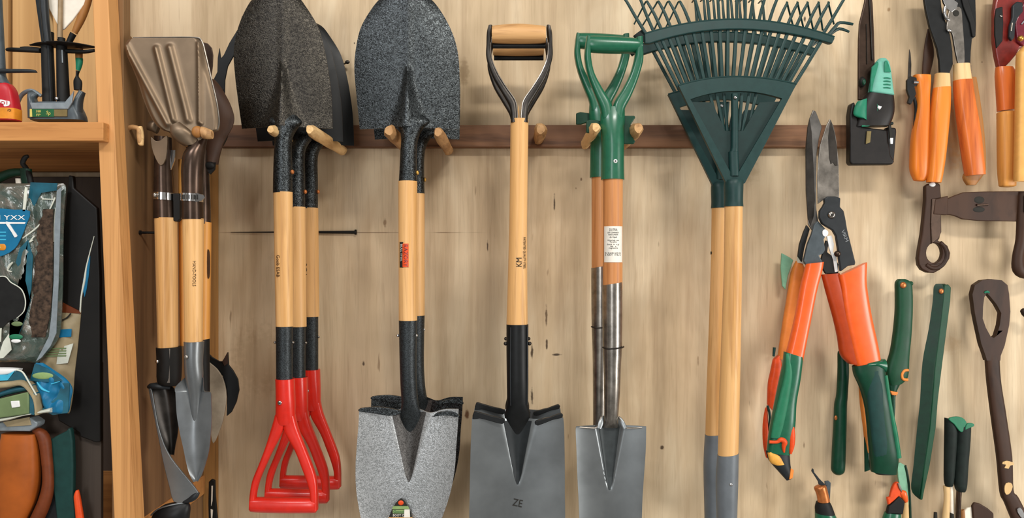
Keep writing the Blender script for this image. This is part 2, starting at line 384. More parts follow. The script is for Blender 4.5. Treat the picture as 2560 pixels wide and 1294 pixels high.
    def wrapped(s, x0, x1, y0, y1, cx, r, o=.5, nx=10):
        """label bent round a shaft"""
        V = []; F = []
        for i in range(nx+1):
            x = x0+(x1-x0)*i/nx; b = math.sqrt(max(0, r*r-(x-cx)**2))
            for y in (y0, y1):
                for q in (o, o-.8): V.append(s.v(x, y, b+q))
        for i in range(nx):
            a = i*4; F += [(a, a+4, a+6, a+2), (a+1, a+3, a+7, a+5), (a, a+1, a+5, a+4), (a+2, a+6, a+7, a+3)]
        F += [(0, 2, 3, 1), (nx*4, nx*4+1, nx*4+3, nx*4+2)]; return V, F
def structure(name, V, F, mat, loc=None):
    o = mesh_obj(name, V, F, mat, loc); o['kind'] = 'structure'; return o
def sstep(a, b, x): t = max(0, min(1, (x-a)/(b-a))); return t*t*(3-2*t)
def gau(x, w): return math.exp(-(x/w)**2)
# ---------------------------------------------------------------- the wall, the shelving unit, the rail with its pegs
structure('wall_back', *box_vf(-3.0, 2.6, 0, .02, -1.4, 1.3), 'plywood')
XP = -.735                        # right face of the shelving unit's side panel
def world_part(name, V, F, mat, parent, bevel=.0015):
    o = mesh_obj(name, [tuple(Vector(v)-parent.location) for v in V], F, mat); o.parent = parent
    if bevel: b = o.modifiers.new('bevel', 'BEVEL'); b.width = bevel; b.segments = 2; b.limit_method = 'ANGLE'
    return o
unit = bpy.data.objects.new('shelving_unit', None); COL.objects.link(unit); unit.location = (-1.0, -.25, -1.2)
unit['label'] = 'pine shelving unit with post and shelf board, left of the plywood wall'; unit['category'] = 'shelf'
def lean(V, k=.0):
    return V
# post: front face leans a little, as in the photo
def post_box(x0t, x1t, x0b, x1b, y0, y1, z0, z1):
    V = [(x0b, y0, z0), (x0b, y1, z0), (x1b, y0, z0), (x1b, y1, z0), (x0t, y0, z1), (x0t, y1, z1), (x1t, y0, z1), (x1t, y1, z1)]
    return V, [(0, 1, 3, 2), (4, 6, 7, 5), (0, 4, 5, 1), (2, 3, 7, 6), (0, 2, 6, 4), (1, 5, 7, 3)]
s5 = 1.4/1900
def X5(px): return (px-1280)*s5
zt, zb = .62, -.62
yt, yb = 647-zt/s5, 647-zb/s5
def li(a, b, y): return a+(b-a)*y/1294
world_part('post', *post_box(X5(li(231, 285, yt)), X5(li(270, 336, yt)), X5(li(231, 285, yb)), X5(li(270, 336, yb)), -.5, -.462, zb, zt), 'pine_post', unit)
# side panel: a tall board whose upper edge slopes down to the wall
prof = [(-.462, .95), (-.44, .93), (-.435, .43), (-.09, .33), (-.09, -.8), (-.462, -.8)]
def prism_x(prof, x0, x1, x0b=None, x1b=None):
    n = len(prof); V = [(x0, y, z) for y, z in prof]+[(x1, y, z) for y, z in prof]
    return V, [tuple(range(n)), tuple(range(2*n-1, n-1, -1))]+[(i, (i+1) % n, (i+1) % n+n, i+n) for i in range(n)]
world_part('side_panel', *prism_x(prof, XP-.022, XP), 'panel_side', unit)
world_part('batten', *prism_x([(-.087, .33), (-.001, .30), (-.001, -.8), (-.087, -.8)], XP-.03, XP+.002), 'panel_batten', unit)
world_part('shelf_board', *box_vf(-1.35, (258-1280)*1.38/1900, -.52, -.02, (647-352)*1.38/1900, (647-305)*1.38/1900), 'pine_board', unit)
world_part('shelf_board', *box_vf(-1.35, X5(285), -.49, -.02, -.56, -.515), 'pine_board', unit)
k = 0
xb = -1.45
while xb < -.96:
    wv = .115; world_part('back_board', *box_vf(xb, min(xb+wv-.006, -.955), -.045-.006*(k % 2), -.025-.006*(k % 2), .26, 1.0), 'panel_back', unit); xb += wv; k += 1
world_part('back_board', *box_vf(-1.45, -.955, -.05, -.03, -.9, .2), 'grey_panel', unit)  # darker board colour stands in for the lower compartment's shade
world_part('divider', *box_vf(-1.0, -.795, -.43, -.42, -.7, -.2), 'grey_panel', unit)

rail = Tool('peg_rail', 'dark stained horizontal rail with wooden pegs running across the plywood wall', 'rail', .03, 1340, 340)
o = rail.part('board', 'rail_wood', [([rail.v(x, y, q) for x in (546, 2128) for q in (0, -29.6) for y in (367, 312)], box_vf(0, 1, 0, 1, 0, 1)[1])], bevel=1.5)
def peg(px, py, dn, r, mat='peg_wood', tip=None, droop=0, nm='peg'):
    """wooden peg from the rail towards the viewer; (px, py) is where its near end shows, dn its reach from the wall"""
    a = px_world(px, py, dn)-rail.loc; b = Vector((a.x, .0, a.z+droop)); V = []; F = []; seg = 14; ks = [0, .25, .5, .75, .93, 1.0]; rr = r*(CAM_D-dn)/FP
    for t in ks:
        c = b.lerp(a, t); c.z -= droop*.0; q = rr*(1.0 if t < .9 else (.92 if t < 1 else .6))*(.85+.15*t)
        for i in range(seg):
            an = 2*math.pi*i/seg; wob = 1+.08*math.sin(3*an+px)+.05*math.sin(5*an+t*9)
            V.append((c.x+q*wob*math.cos(an), c.y, c.z+q*1.15*wob*math.sin(an)))
    for j in range(len(ks)-1):
        for i in range(seg): F.append((j*seg+i, j*seg+(i+1) % seg, (j+1)*seg+(i+1) % seg, (j+1)*seg+i))
    F += [tuple(range(seg)), tuple(range((len(ks)-1)*seg, len(ks)*seg))]
    p = mesh_obj(nm, V, F, mat); p.parent = rail.root; return p
peg(676, 323, .335, 13, 'peg_wood_light'); peg(774, 323, .335, 15, 'peg_wood_light')
peg(972, 326, .30, 17); peg(1095, 330, .30, 15); peg(1352, 323, .16, 17); peg(1490, 318, .27, 15, 'peg_wood_light'); peg(1596, 320, .27, 17)

# nails and rods on the wall
def nail(x0, x1, y, r0, r1, d, name, label, head=None, cat_='nail', mat='dull_black', y2=None):
    t = Tool(name, label, cat_, d, x0, y, solo=True); y2 = y if y2 is None else y2
    pr = [t.tube([(x0, y, 0, r0), ((x0+x1)/2, (y+y2)/2, 0, (r0+r1)/2), (x1, y2, 0, r1)], 2, 10)]
    if head: pr.append(t.tube([(head-2, y2 if head > x0+2 else y, 0, r1+2.5), (head+2, y2 if head > x0+2 else y, 0, r1+2.5)], 1, 12))
    return t.part(name, mat, pr)
nail(577, 890, 580, .6, 4, .006, 'iron_spike', 'long thin black spike lying level on the wall behind the red handled shovels', 889)
nail(349, 392, 581, 3, 3, .40, 'iron_nail', 'short black nail beside the leftmost wooden shaft', 351, mat='dull_black')
nail(1777, 1806, 632, 4, 4, .09, 'iron_nail', 'short black nail behind the rake shafts', None)
t = Tool('iron_nail', 'bent round headed nail in the wall between two dark shovel blades', 'nail', .02, 866, 156, solo=True)
t.part('iron_nail', 'blued_steel', [t.tube([(856, 156, -15, 2), (862, 157, -5, 2.2), (868, 156, 2, 2.4)], 3), t.ball(869, 156, 6, 3, 5, 3)])

# ---------------------------------------------------------------- shovels
def shaft(t, name, mat, xl0, xr0, y0, xl1, xr1, y1, o=0, wave=0, bevel=0, dep=1.0):
    a = (xr0-xl0)/2; b = (xr1-xl1)/2
    return t.part(name, mat, [t.loft([(xl0, y0, xr0, y0, a*dep, o), (xl1, y1, xr1, y1, b*dep, o)], 1, 32)], bevel=bevel)
def lip(t, name, mat, xl, xr, y, r=1.03, h=4):
    c = (xl+xr)/2; q = (xr-xl)/2*r; return t.part(name, mat, [t.loft([(c-q, y-h, c+q, y-h, q), (c-q, y, c+q, y, q)], 1, 28)])

def back_blade(t, rows, cx, neck_y, tip_y, mat, ridge=20, dish=22, nw=20, name='blade', yw=None):
    """blade seen from behind: convex sheet with the frog ridge running up from the socket"""
    y0 = rows[0][0]; y1 = rows[-1][0]
    def off(u, tt, x, y):
        base = -dish*abs(u)**2.0 - 3*(1-sstep(0, .25, tt))
        fy = max(0, min(1, (y-tip_y)/(neck_y-tip_y))); wv = 6+nw*fy**1.6
        q = ridge*fy**.7*(gau(x-cx, wv*.8)*.65+.35*max(0, 1-abs(x-cx)/(wv*1.5)))
        crease = 3*(1-min(1, abs(x-cx)/16))*(1-fy)
        return base+q+crease
    return t.part(name, mat, [t.sheet(rows, off, 64, 90, 3, yw)])
def front_blade(t, rows, cx, neck_y, tip_y, mat, nw0=52, depth=26, dish=14, name='blade', yw=None, vshape=1.0, rim=0, fold='fold_black'):
    """blade seen from inside: dished sheet with the hollow fold running down from the socket"""
    def off(u, tt, x, y):
        base = dish*abs(u)**2.2 + rim*(1-sstep(0, .05, tt))*(1 if abs(x-cx) > nw0*.9 else 0)
        fy = 1-sstep(neck_y, tip_y, y); fl = 1-(y-neck_y)/(tip_y-neck_y); fl = max(0, min(1, fl))
        wv = 5+nw0*fl; r_ = min(1, abs(x-cx)/(wv*1.15)); k = .5+.5*math.cos(math.pi*r_**vshape)
        return base-depth*(.35+.65*fl)*k*(1 if fl > 0 else 0)*min(1, fl*5)
    b = t.part(name, mat, [t.sheet(rows, off, 72, 90, 3, yw)])
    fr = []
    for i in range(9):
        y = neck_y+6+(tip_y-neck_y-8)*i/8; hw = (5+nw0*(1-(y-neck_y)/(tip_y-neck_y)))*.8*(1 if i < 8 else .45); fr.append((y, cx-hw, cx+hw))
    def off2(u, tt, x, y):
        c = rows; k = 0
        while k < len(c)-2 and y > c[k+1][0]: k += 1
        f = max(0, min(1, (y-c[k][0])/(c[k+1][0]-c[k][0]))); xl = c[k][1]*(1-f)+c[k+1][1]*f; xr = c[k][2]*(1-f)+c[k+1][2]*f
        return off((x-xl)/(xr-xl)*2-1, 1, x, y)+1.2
    t.part('fold', fold, [t.sheet(fr, off2, 24, 50, 1.5)], b)  # darker sheet over the groove: dark metal and groove shade in one colour
    return b

# --- the three round point shovels with red handles
REDS = []
def red_shovel(d, label, dx, dy, prm, blade_mat):
    F0 = .29
    t = Tool('round_point_shovel', label, 'shovel', d, 705, 1280, 'red handled shovels hung one behind another', dm=F0, dx=dx, dy=dy)
    b = back_blade(t, [(-34, 660, 706), (-20, 635, 735), (8, 612, 758), (60, 589, 789), (120, 577, 806), (180, 580, 817), (240, 587, 824), (318, 598, 827)], 708, 316, 150, blade_mat, 27, 20, 36)
    s_ = prm
    sk = t.part('socket', 'hammered_dark', [t.loft([(682, 288, 740, 288, 8, 4), (672, 306, 756, 306, 19, 3), (683, 326, 741, 326, 22, 2), (688, 346, 731, 346, 23, 1), (686, 376, 729, 376, 23, 0), (684, 420, 730, 420, 23), (683, s_['sock'], 730, s_['sock'], 23.5)], 5, 32)])
    t.part('rivet', 'copper', [t.ball(732, s_['riv'], 5, 4, 6, 5)], sk)
    w_ = shaft(t, 'shaft', 'ash_wood', 684, 731, s_['sock']-2, 690, 734, s_['wb'])
    f = shaft(t, 'ferrule', 'hammered_ferrule', 690, 731, s_['wb']-2, 691, 731, 950, bevel=1)
    for xx in (688, 733): t.part('rivet', 'steel', [t.ball(xx, 855, 3.5, 2)], f)
    # red D handle
    secs = [(689, 946, 736, 946, 24), (690, 975, 737, 975, 23.5), (690, 1010, 738, 1010, 22), (689, 1040, 738, 1045, 18), (686, 1058, 740, 1062, 14)]
    arms = [t.loft(secs, 4, 28, 2.2)]
    L = [(689, 1035, 716, 1052, 14), (681, 1063, 708, 1078, 13), (665, 1115, 685, 1122, 12), (648, 1160, 664, 1166, 12), (632, 1200, 649, 1203, 12), (626, 1235, 641, 1236, 13), (624, 1270, 640, 1270, 14)]
    R = [(712, 1052, 738, 1035, 14), (712, 1078, 745, 1066, 13), (738, 1125, 763, 1114, 12), (754, 1165, 779, 1155, 12), (768, 1203, 791, 1192, 12), (776, 1235, 795, 1230, 13), (776, 1275, 795, 1273, 14)]
    h = t.part('handle', 'red_plastic', arms+[t.loft(L, 4, 20, 3), t.loft(R, 4, 20, 3)])
    g = t.part('grip', 'red_plastic', [t.loft([(628, 1243, 628, 1277, 16), (640, 1242, 640, 1279, 17), (705, 1243, 705, 1281, 18), (775, 1244, 775, 1281, 17), (790, 1246, 790, 1280, 15)], 3, 24, 2.4)], h)
    t.screw(706, 1002, 5.5, 23, 'chrome')
    return t
ra = red_shovel(.29, 'red handled shovel nearest the viewer, hammered grey pointed blade in front of two others', 0, 0, dict(sock=482, riv=430, wb=815), 'hammered_brown')
ra.part('shaft_writing', 'ink_brown', [ra.text('Goob ESAB', 701, 664, 13, 90, .2, (707, 22.5), .4, 54)])
rb = red_shovel(.19, 'red handled shovel in the middle of the three, mostly hidden behind the nearest one', -.0, -.012, dict(sock=497, riv=455, wb=812), 'painted_black')
rc = red_shovel(.10, 'red handled shovel closest to the wall, rearmost of the three with red handles', .006, -.008, dict(sock=497, riv=450, wb=798), 'painted_black')
rc.part('shaft_writing', 'ink', [rc.text('3C Lam', 700, 680, 15, 90, .2, (710, 22.5), .4, 60)])

# --- two shovels with a blade at both ends
def twin_shovel(d, label, dx, dy, sock, wb, mat, smat, first):
    kw = lambda x: x if first else 1016+(x-1016)*.93
    t = Tool('double_ended_shovel', label, 'shovel', d, 1022, 1030, 'double ended shovels right of the red handled ones', dm=.27, dx=dx, dy=dy)
    back_blade(t, [(y_, kw(a_), kw(b_)) for y_, a_, b_ in [(-36, 985, 1032), (-20, 958, 1062), (10, 930, 1092), (60, 900, 1122), (110, 887, 1140), (165, 882, 1147), (230, 887, 1147), (280, 892, 1146), (320, 896, 1145)]], 1020, 318, 160, mat, 27, 18, 34, 'upper_blade')
    sk = t.part('socket', smat, [t.loft([(996, 288, 1058, 288, 8, 4), (989, 306, 1075, 304, 18, 3), (1000, 326, 1056, 324, 21, 2), (1003, 350, 1045, 350, 22, 1), (1001, 380, 1042, 380, 22), (999, 420, 1042, 420, 22), (997, sock, 1043, sock, 22.5)], 5, 32)])
    t.part('rivet', 'brass', [t.ball(1044, 432, 4, 4, 6, 4)], sk)
    shaft(t, 'shaft', 'ash_wood', 996, 1043, sock-2, 997, 1043, wb)
    f = t.part('lower_socket', 'hammered_ferrule', [t.loft([(997, wb-2, 1043, wb-2, 23), (999, 900, 1041, 900, 21), (1001, 960, 1042, 960, 20, -1), (1003, 1010, 1046, 1010, 18, -5), (998, 1045, 1052, 1045, 14, -14), (1006, 1085, 1042, 1085, 8, -22), (1012, 1120, 1034, 1120, 4, -26)], 5, 32)])
    for xx in (995, 1041): t.part('rivet', 'chrome', [t.ball(xx, 838, 4, 2)], f)
    rows = [(1022, 902, 1148), (1060, 900, 1146), (1110, 896, 1142), (1160, 893, 1139), (1210, 894, 1131), (1250, 899, 1120), (1294, 908, 1104), (1340, 925, 1085), (1380, 955, 1060), (1400, 985, 1035)]
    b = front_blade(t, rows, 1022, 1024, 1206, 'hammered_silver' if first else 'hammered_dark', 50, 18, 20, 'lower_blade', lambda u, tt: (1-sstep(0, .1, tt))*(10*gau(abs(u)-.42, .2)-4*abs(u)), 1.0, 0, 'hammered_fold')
    # rolled treads on both shoulders
    t.part('tread', 'hammered_dark', [t.plate([(901, 1024), (905, 1016), (935, 1013), (965, 1014), (1003, 1022), (1001, 1031), (975, 1035), (935, 1028)], 8, 17, 2)], b, 1.5)
    t.part('tread', 'hammered_dark', [t.plate([(1086, 1036), (1092, 1029), (1110, 1024), (1130, 1024), (1147, 1030), (1148, 1038), (1125, 1034), (1104, 1034), (1080, 1038)], 8, 17, 2)], b, 1.5)
    if first:
        lab = t.part('paper_label', 'ink', [t.plate([(1005, 1241), (1013, 1247), (1019, 1258), (1027, 1272), (1032, 1288), (974, 1288), (982, 1268), (990, 1254), (998, 1245)], 2, 12)], b)
        t.part('label_spot', 'orange_red', [t.ball(1004, 1252, 7, 13, 6, 2)], lab)
        t.part('label_band', 'label_green_light', [t.plate([(985, 1260), (1022, 1260), (1025, 1267), (982, 1267)], 1.5, 13.2), t.plate([(984, 1269), (1015, 1269), (1015, 1278), (984, 1278)], 1.5, 13.2)], lab)
        t.part('label_window', 'white_paper', [t.plate([(1013, 1268), (1026, 1268), (1027, 1288), (1012, 1288)], 1.5, 13.6)], lab)
        t.part('label_writing', 'label_green', [t.text('Goood', 999, 1273.5, 9, 0, 14, None, .4, 26)], lab)
        t.part('label_writing', 'white_paper', [t.text('BOOT C', 998, 1283, 8, 0, 13.2, None, .4, 27)], lab)
        t.part('wood_strip', 'ash_wood', [t.plate([(974, 1288), (1032, 1288), (1038, 1310), (966, 1310)], 2, 12)], b)
    return t
ta = twin_shovel(.27, 'double ended hammered grey shovel in front, black and orange sticker on its shaft', 0, 0, 455, 800, 'hammered_dark', 'hammered_dark', True)
ta.part('sticker', 'ink', [ta.wrapped(1001, 1011, 605, 668, 1020, 23.3, .8)])
ta.part('sticker', 'orange_red', [ta.wrapped(1009.5, 1024.5, 609, 667, 1020, 23.3, 1.2)], label='orange half of the sticker')
ta.part('sticker_writing', 'white_paper', [ta.text('BULL', 1006, 620, 8, 90, 1.2, (1020, 23.3), .4, 20), ta.text('STEEL', 1006, 643, 6, 90, 1.2, (1020, 23.3), .4, 20)])
ta.part('sticker_writing', 'dark_red', [ta.text('RAZORY', 1017, 638, 15, 90, 1.6, (1020, 23.3), .4, 54)])
tb = twin_shovel(.13, 'double ended shovel hanging behind the one with the orange sticker', 0, 0, 472, 800, 'hammered_dark', 'hammered_dark', False)

# --- D handled square spades with a wooden grip
def d_spade(d, label, dx, dy, first, wb=812):
    t = Tool('square_spade', label, 'spade', d, 1296, 1045, 'wooden grip spades in the middle of the wall', dm=.24, dx=dx, dy=dy)
    g = t.part('grip', 'grip_wood', [t.loft([(1230, 66, 1230, 107, 20), (1245, 63, 1245, 108, 22), (1297, 60, 1297, 109, 24), (1350, 64, 1350, 108, 22), (1364, 67, 1364, 107, 20)], 4, 28)])
    t.part('dark_band', 'painted_black', [t.loft([(1232, 104, 1232, 118, 6, -12), (1364, 104, 1364, 118, 6, -12)], 1, 16)])  # black bar put in for the dark band under the grip
    L = [(1221, 67, 1231, 66, 17), (1217, 84, 1230, 84, 18), (1216, 112, 1227, 110, 13), (1216, 146, 1231, 148, 11), (1231, 192, 1245, 184, 11), (1254, 232, 1267, 220, 11), (1272, 263, 1289, 252, 12), (1277, 285, 1294, 278, 15), (1277, 308, 1296, 308, 19)]
    R = [(2597-q[2], q[3], 2597-q[0], q[1], q[4]) for q in L]
    t.part('strap', 'blued_steel', [t.loft(L, 4, 20, 3.2)]); t.part('strap', 'blued_steel', [t.loft(R, 4, 20, 3.2)])
    E = [[(q[0]+q[2])/2*(1-.8)+.8*q[2], q[3], q[4]-1, 1.4] for q in L[2:]]
    t.part('bright_edge', 'steel', [t.tube([tuple(e) for e in E], 4, 8)]); t.part('bright_edge', 'steel', [t.tube([(2597-e[0], e[1], e[2], e[3]) for e in E], 4, 8)])
    t.part('shaft', 'ash_wood', [t.plate([(1291, 302), (1296, 262), (1300, 302)], 12, 0), t.loft([(1277, 306, 1321, 306, 21), (1276, 320, 1321, 320, 22), (1273, 560, 1318, 560, 22), (1266, wb, 1319, wb, 24)], 3, 32)])
    if first:
        t.part('shaft_writing', 'ink', [t.text('KM', 1298, 655, 20, 270, .4, (1296, 23), .4, 22), t.text('PATENTED QUALITY STEEL', 1311, 632, 8, 90, .4, (1296, 23), .4, 78)])
    f = t.part('socket', 'painted_black', [t.loft([(1266, wb-2, 1321, wb-2, 25), (1266, 880, 1321, 880, 24), (1267, 960, 1321, 960, 22), (1267, 1010, 1321, 1010, 19, -3), (1262, 1042, 1326, 1042, 14, -10), (1270, 1080, 1319, 1080, 9, -18), (1279, 1130, 1309, 1130, 5, -20), (1288, 1175, 1300, 1175, 2, -18)], 5, 32)])
    for xx, yy in ((1264, 858), (1324, 858)): t.part('rivet', 'blued_steel', [t.ball(xx, yy, 5, 2)], f)
    t.part('seam', 'charcoal', [t.tube([(1277, wb+4, 20, 1.5), (1276, 930, 19, 1.5), (1277, 1010, 15, 1.5)], 3, 6)], f); t.part('seam', 'charcoal', [t.tube([(1318, wb+4, 14, 1.5), (1318, 930, 13, 1.5), (1317, 1010, 9, 1.5)], 3, 6)], f)
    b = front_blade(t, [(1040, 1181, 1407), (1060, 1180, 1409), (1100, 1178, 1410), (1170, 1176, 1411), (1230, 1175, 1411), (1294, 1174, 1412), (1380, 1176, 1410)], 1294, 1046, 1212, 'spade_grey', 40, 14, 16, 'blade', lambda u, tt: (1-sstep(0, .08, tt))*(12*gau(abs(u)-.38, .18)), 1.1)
    t.part('tread', 'painted_black', [t.plate([(1182, 1044), (1186, 1025), (1196, 1026), (1230, 1036), (1262, 1044), (1256, 1056), (1225, 1048), (1200, 1042)], 9, 12, 2)], b, 1.5)
    t.part('tread', 'painted_black', [t.plate([(1345, 1046), (1372, 1040), (1402, 1029), (1405, 1040), (1380, 1046), (1344, 1060), (1336, 1052)], 9, 12, 2)], b, 1.5)
    if first: t.part('scratched_mark', 'ink', [t.text('ZE', 1294, 1257, 26, 12, 1.2, None, .4, 24)], b)
    return t
d_spade(.24, 'square spade in front with a wooden D grip, black socket and grey blade', 0, 0, True)
d_spade(.14, 'wooden grip spade hidden behind another of its kind, its brown grip showing below', 0, .0, False, 816)

# --- green handled spades
def green_spade(d, label, dx, dy, first):
    hb = 0 if first else 24; lo = 0 if first else 86; kx = lambda x: x if first else 1526+(x-1526)*.66
    t = Tool('garden_spade', label, 'spade', d, 1530, 1045, 'green handled spades beside the rakes', dm=.24, dx=dx, dy=dy)
    L = [(1466, 92, 1478, 96, 17), (1462, 120, 1477, 122, 17), (1461, 150, 1478, 148, 15), (1469, 190, 1486, 184, 14), (1486, 236, 1507, 224, 14), (1500, 272, 1526, 254, 16), (1504, 300, 1534, 285, 18)]
    R = [(1589, 96, 1606, 94, 17), (1588, 122, 1607, 122, 17), (1585, 148, 1607, 154, 15), (1574, 186, 1594, 200, 14), (1556, 222, 1577, 242, 14), (1536, 254, 1561, 274, 16), (1528, 285, 1557, 300, 18)]
    h = t.part('handle', 'green_plastic', [t.loft(L, 4, 22, 3), t.loft(R, 4, 22, 3), t.loft([(1502, 268, 1562, 268, 14), (1500, 300, 1562, 300, 22), (1502, 335, 1560, 335, 26), (1504, 370, 1560, 370, 27), (1503, 420, 1560, 420, 27), (1502, 449+hb, 1561, 449+hb, 28)], 4, 32)])
    t.part('grip', 'green_plastic', [t.loft([(1468, 92, 1468, 128, 16), (1485, 90, 1485, 132, 19), (1540, 92, 1540, 134, 20), (1590, 96, 1590, 132, 19), (1604, 100, 1604, 128, 16)], 4, 26, 2.2)], h)
    t.part('lug', 'green_plastic_deep', [t.plate([(1560, 287), (1588, 287), (1590, 292), (1578, 310), (1576, 330), (1590, 352), (1586, 358), (1560, 358)], 10, -14, 1)], h, 2)
    t.part('lug', 'green_plastic_deep', [t.plate([(1503, 300), (1478, 297), (1467, 300), (1467, 330), (1480, 330), (1503, 322)], 10, -14, 1)], h, 2)
    sc = t.screw(1535, 406, 5, 27, 'white_glass')
    shaft(t, 'shaft', 'ash_wood_red', 1507, 1557, 447, 1507, 1556, 760)
    if first:
        lab = t.part('paper_label', 'white_paper', [t.wrapped(1509, 1554, 566, 655, 1532, 25, .9)])
        rows_ = [('DUTRA', 575, 20, 6), ('GMT COMMANDO', 582, 28, 3.6), ('MADE UNDER', 587, 24, 3.8), ('de Opuit', 593, 18, 4), ('Wood ash  une', 601, 28, 3.6), ('Tuvalito', 605, 18, 3.4), ('Stock  in  x gr', 611, 30, 3.4), ('Bib   x', 616, 14, 3.4), ('magnesoria', 620, 22, 3.4), ('for all garden work only', 632, 38, 3.6), ('5 ABUT  17 Bu G', 637, 38, 4.4)]
        t.part('label_writing', 'ink', [t.text(a, 1530, y, hh*1.5, 0, 1.0, (1532, 25), .3, wd) for a, y, wd, hh in rows_], lab)
    f = t.part('socket', 'worn_steel', [t.loft([(1506, 712, 1556, 704, 25.5), (1506, 760, 1556, 760, 25.5), (1507, 866, 1555, 866, 24.5), (1509, 920, 1552, 920, 22), (1510, 980, 1550, 980, 20), (1511, 1046+lo, 1546, 1046+lo, 16, -4), (1508, 1070+lo, 1548, 1070+lo, 9, -12)], 4, 32)])
    t.part('seam_weld', 'blued_steel', [t.tube([(1506, 867, 6, 2), (1515, 869, 20, 2), (1532, 868, 25, 2), (1550, 867, 18, 2), (1558, 866, 4, 2.5)], 4, 8)], f)
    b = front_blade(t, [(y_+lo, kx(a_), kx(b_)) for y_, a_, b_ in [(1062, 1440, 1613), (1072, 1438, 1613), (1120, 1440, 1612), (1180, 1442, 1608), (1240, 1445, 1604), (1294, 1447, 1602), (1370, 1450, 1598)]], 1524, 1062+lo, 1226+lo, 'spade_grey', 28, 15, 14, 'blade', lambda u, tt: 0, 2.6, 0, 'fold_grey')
    if first: t.part('shoulder', 'spade_grey', [t.loft([(1492, 1066, 1502, 1070, 2, 8), (1496, 1052, 1508, 1058, 2, 3), (1501, 1040, 1509, 1044, 2, -3)], 3, 12), t.loft([(1556, 1070, 1566, 1066, 2, 8), (1550, 1058, 1559, 1050, 2, 3), (1546, 1044, 1549, 1040, 2, -3)], 3, 12), t.plate([(1500, 1070), (1510, 1042), (1548, 1042), (1558, 1070), (1548, 1090), (1508, 1090)], 4, -18)], b)
    if first: t.part('tread', 'worn_steel', [t.tube([(1446, 1065, 9, 2.2), (1470, 1067, 8, 2.2), (1490, 1067, 6, 2.2), (1497, 1056, 3, 2.2), (1503, 1041, -2, 2.2)], 3, 8)], b)
    if first: t.part('tread', 'worn_steel', [t.tube([(1604, 1066, 9, 2.2), (1582, 1068, 8, 2.2), (1562, 1067, 6, 2.2), (1555, 1056, 3, 2.2), (1547, 1041, -2, 2.2)], 3, 8)], b)
    return t
green_spade(.24, 'green handled spade in front, white paper label on its reddish shaft', 0, 0, True)
green_spade(.14, 'green handled spade hanging behind the one with the white label', -.014, .036, False)

# ---------------------------------------------------------------- the two leaf rakes
TB = [(400, 450), (470, 432), (545, 412), (620, 392), (710, 368), (805, 352), (895, 343), (990, 334), (1085, 328), (1170, 325), (1260, 324), (1355, 326), (1450, 330), (1535, 336), (1625, 346), (1715, 358), (1800, 372), (1890, 388), (1980, 410), (2070, 435), (2150, 460)]
TI = [(652, 890), (700, 878), (750, 868), (805, 852), (865, 840), (925, 828), (985, 818), (1050, 812), (1110, 808), (1168, 805), (1228, 804), (1290, 805), (1350, 808), (1412, 812), (1475, 818), (1540, 825), (1600, 833), (1660, 842), (1730, 852), (1800, 862), (1862, 874)]
TU = [((320, 345), (90, 0), (-20, -120), None), ((400, 325), (250, 0), (200, -120), None), ((480, 300), (320, 10), None, (205, 225)), ((575, 275), (440, 10), None, (290, 245)), ((680, 258), (550, 10), None, (415, 290)), ((780, 243), (665, 10), None, (530, 285)),
      ((890, 228), (820, 0), (780, -150), None), ((980, 218), (950, 0), (930, -160), None), ((1080, 213), (1060, 0), (1050, -160), None), ((1175, 211), (1165, 0), (1160, -160), None), ((1265, 210), (1255, 0), (1250, -160), None), ((1350, 212), (1350, 0), (1350, -160), None), ((1400, 215), (1430, 0), (1450, -160), None), ((1490, 220), (1550, 0), (1590, -150), None), ((1595, 230), (1680, 0), (1740, -140), None),
      ((1690, 240), (1800, 20), None, (1900, 260)), ((1790, 255), (1910, 20), None, (2010, 280)), ((1880, 270), (2015, 20), None, (2110, 290)), ((1980, 295), (2130, 20), None, (2210, 290)), ((2070, 315), (2235, 20), None, (2330, 225)), ((2160, 345), (2380, 0), (2450, -100), None)]
ZX = lambda p: (1540+p[0]/4.197, p[1]/4.197)
def arc_pts(x0, x1, xm, ym, y0, y1, n=14):
    """points along a shallow arch through both ends and its crown"""
    out = []
    for i in range(n+1):
        x = x0+(x1-x0)*i/n
        y = ym+(y0-ym)*((xm-x)/(xm-x0))**2 if x < xm else ym+(y1-ym)*((x-xm)/(x1-xm))**2
        out.append((x, y))
    return out
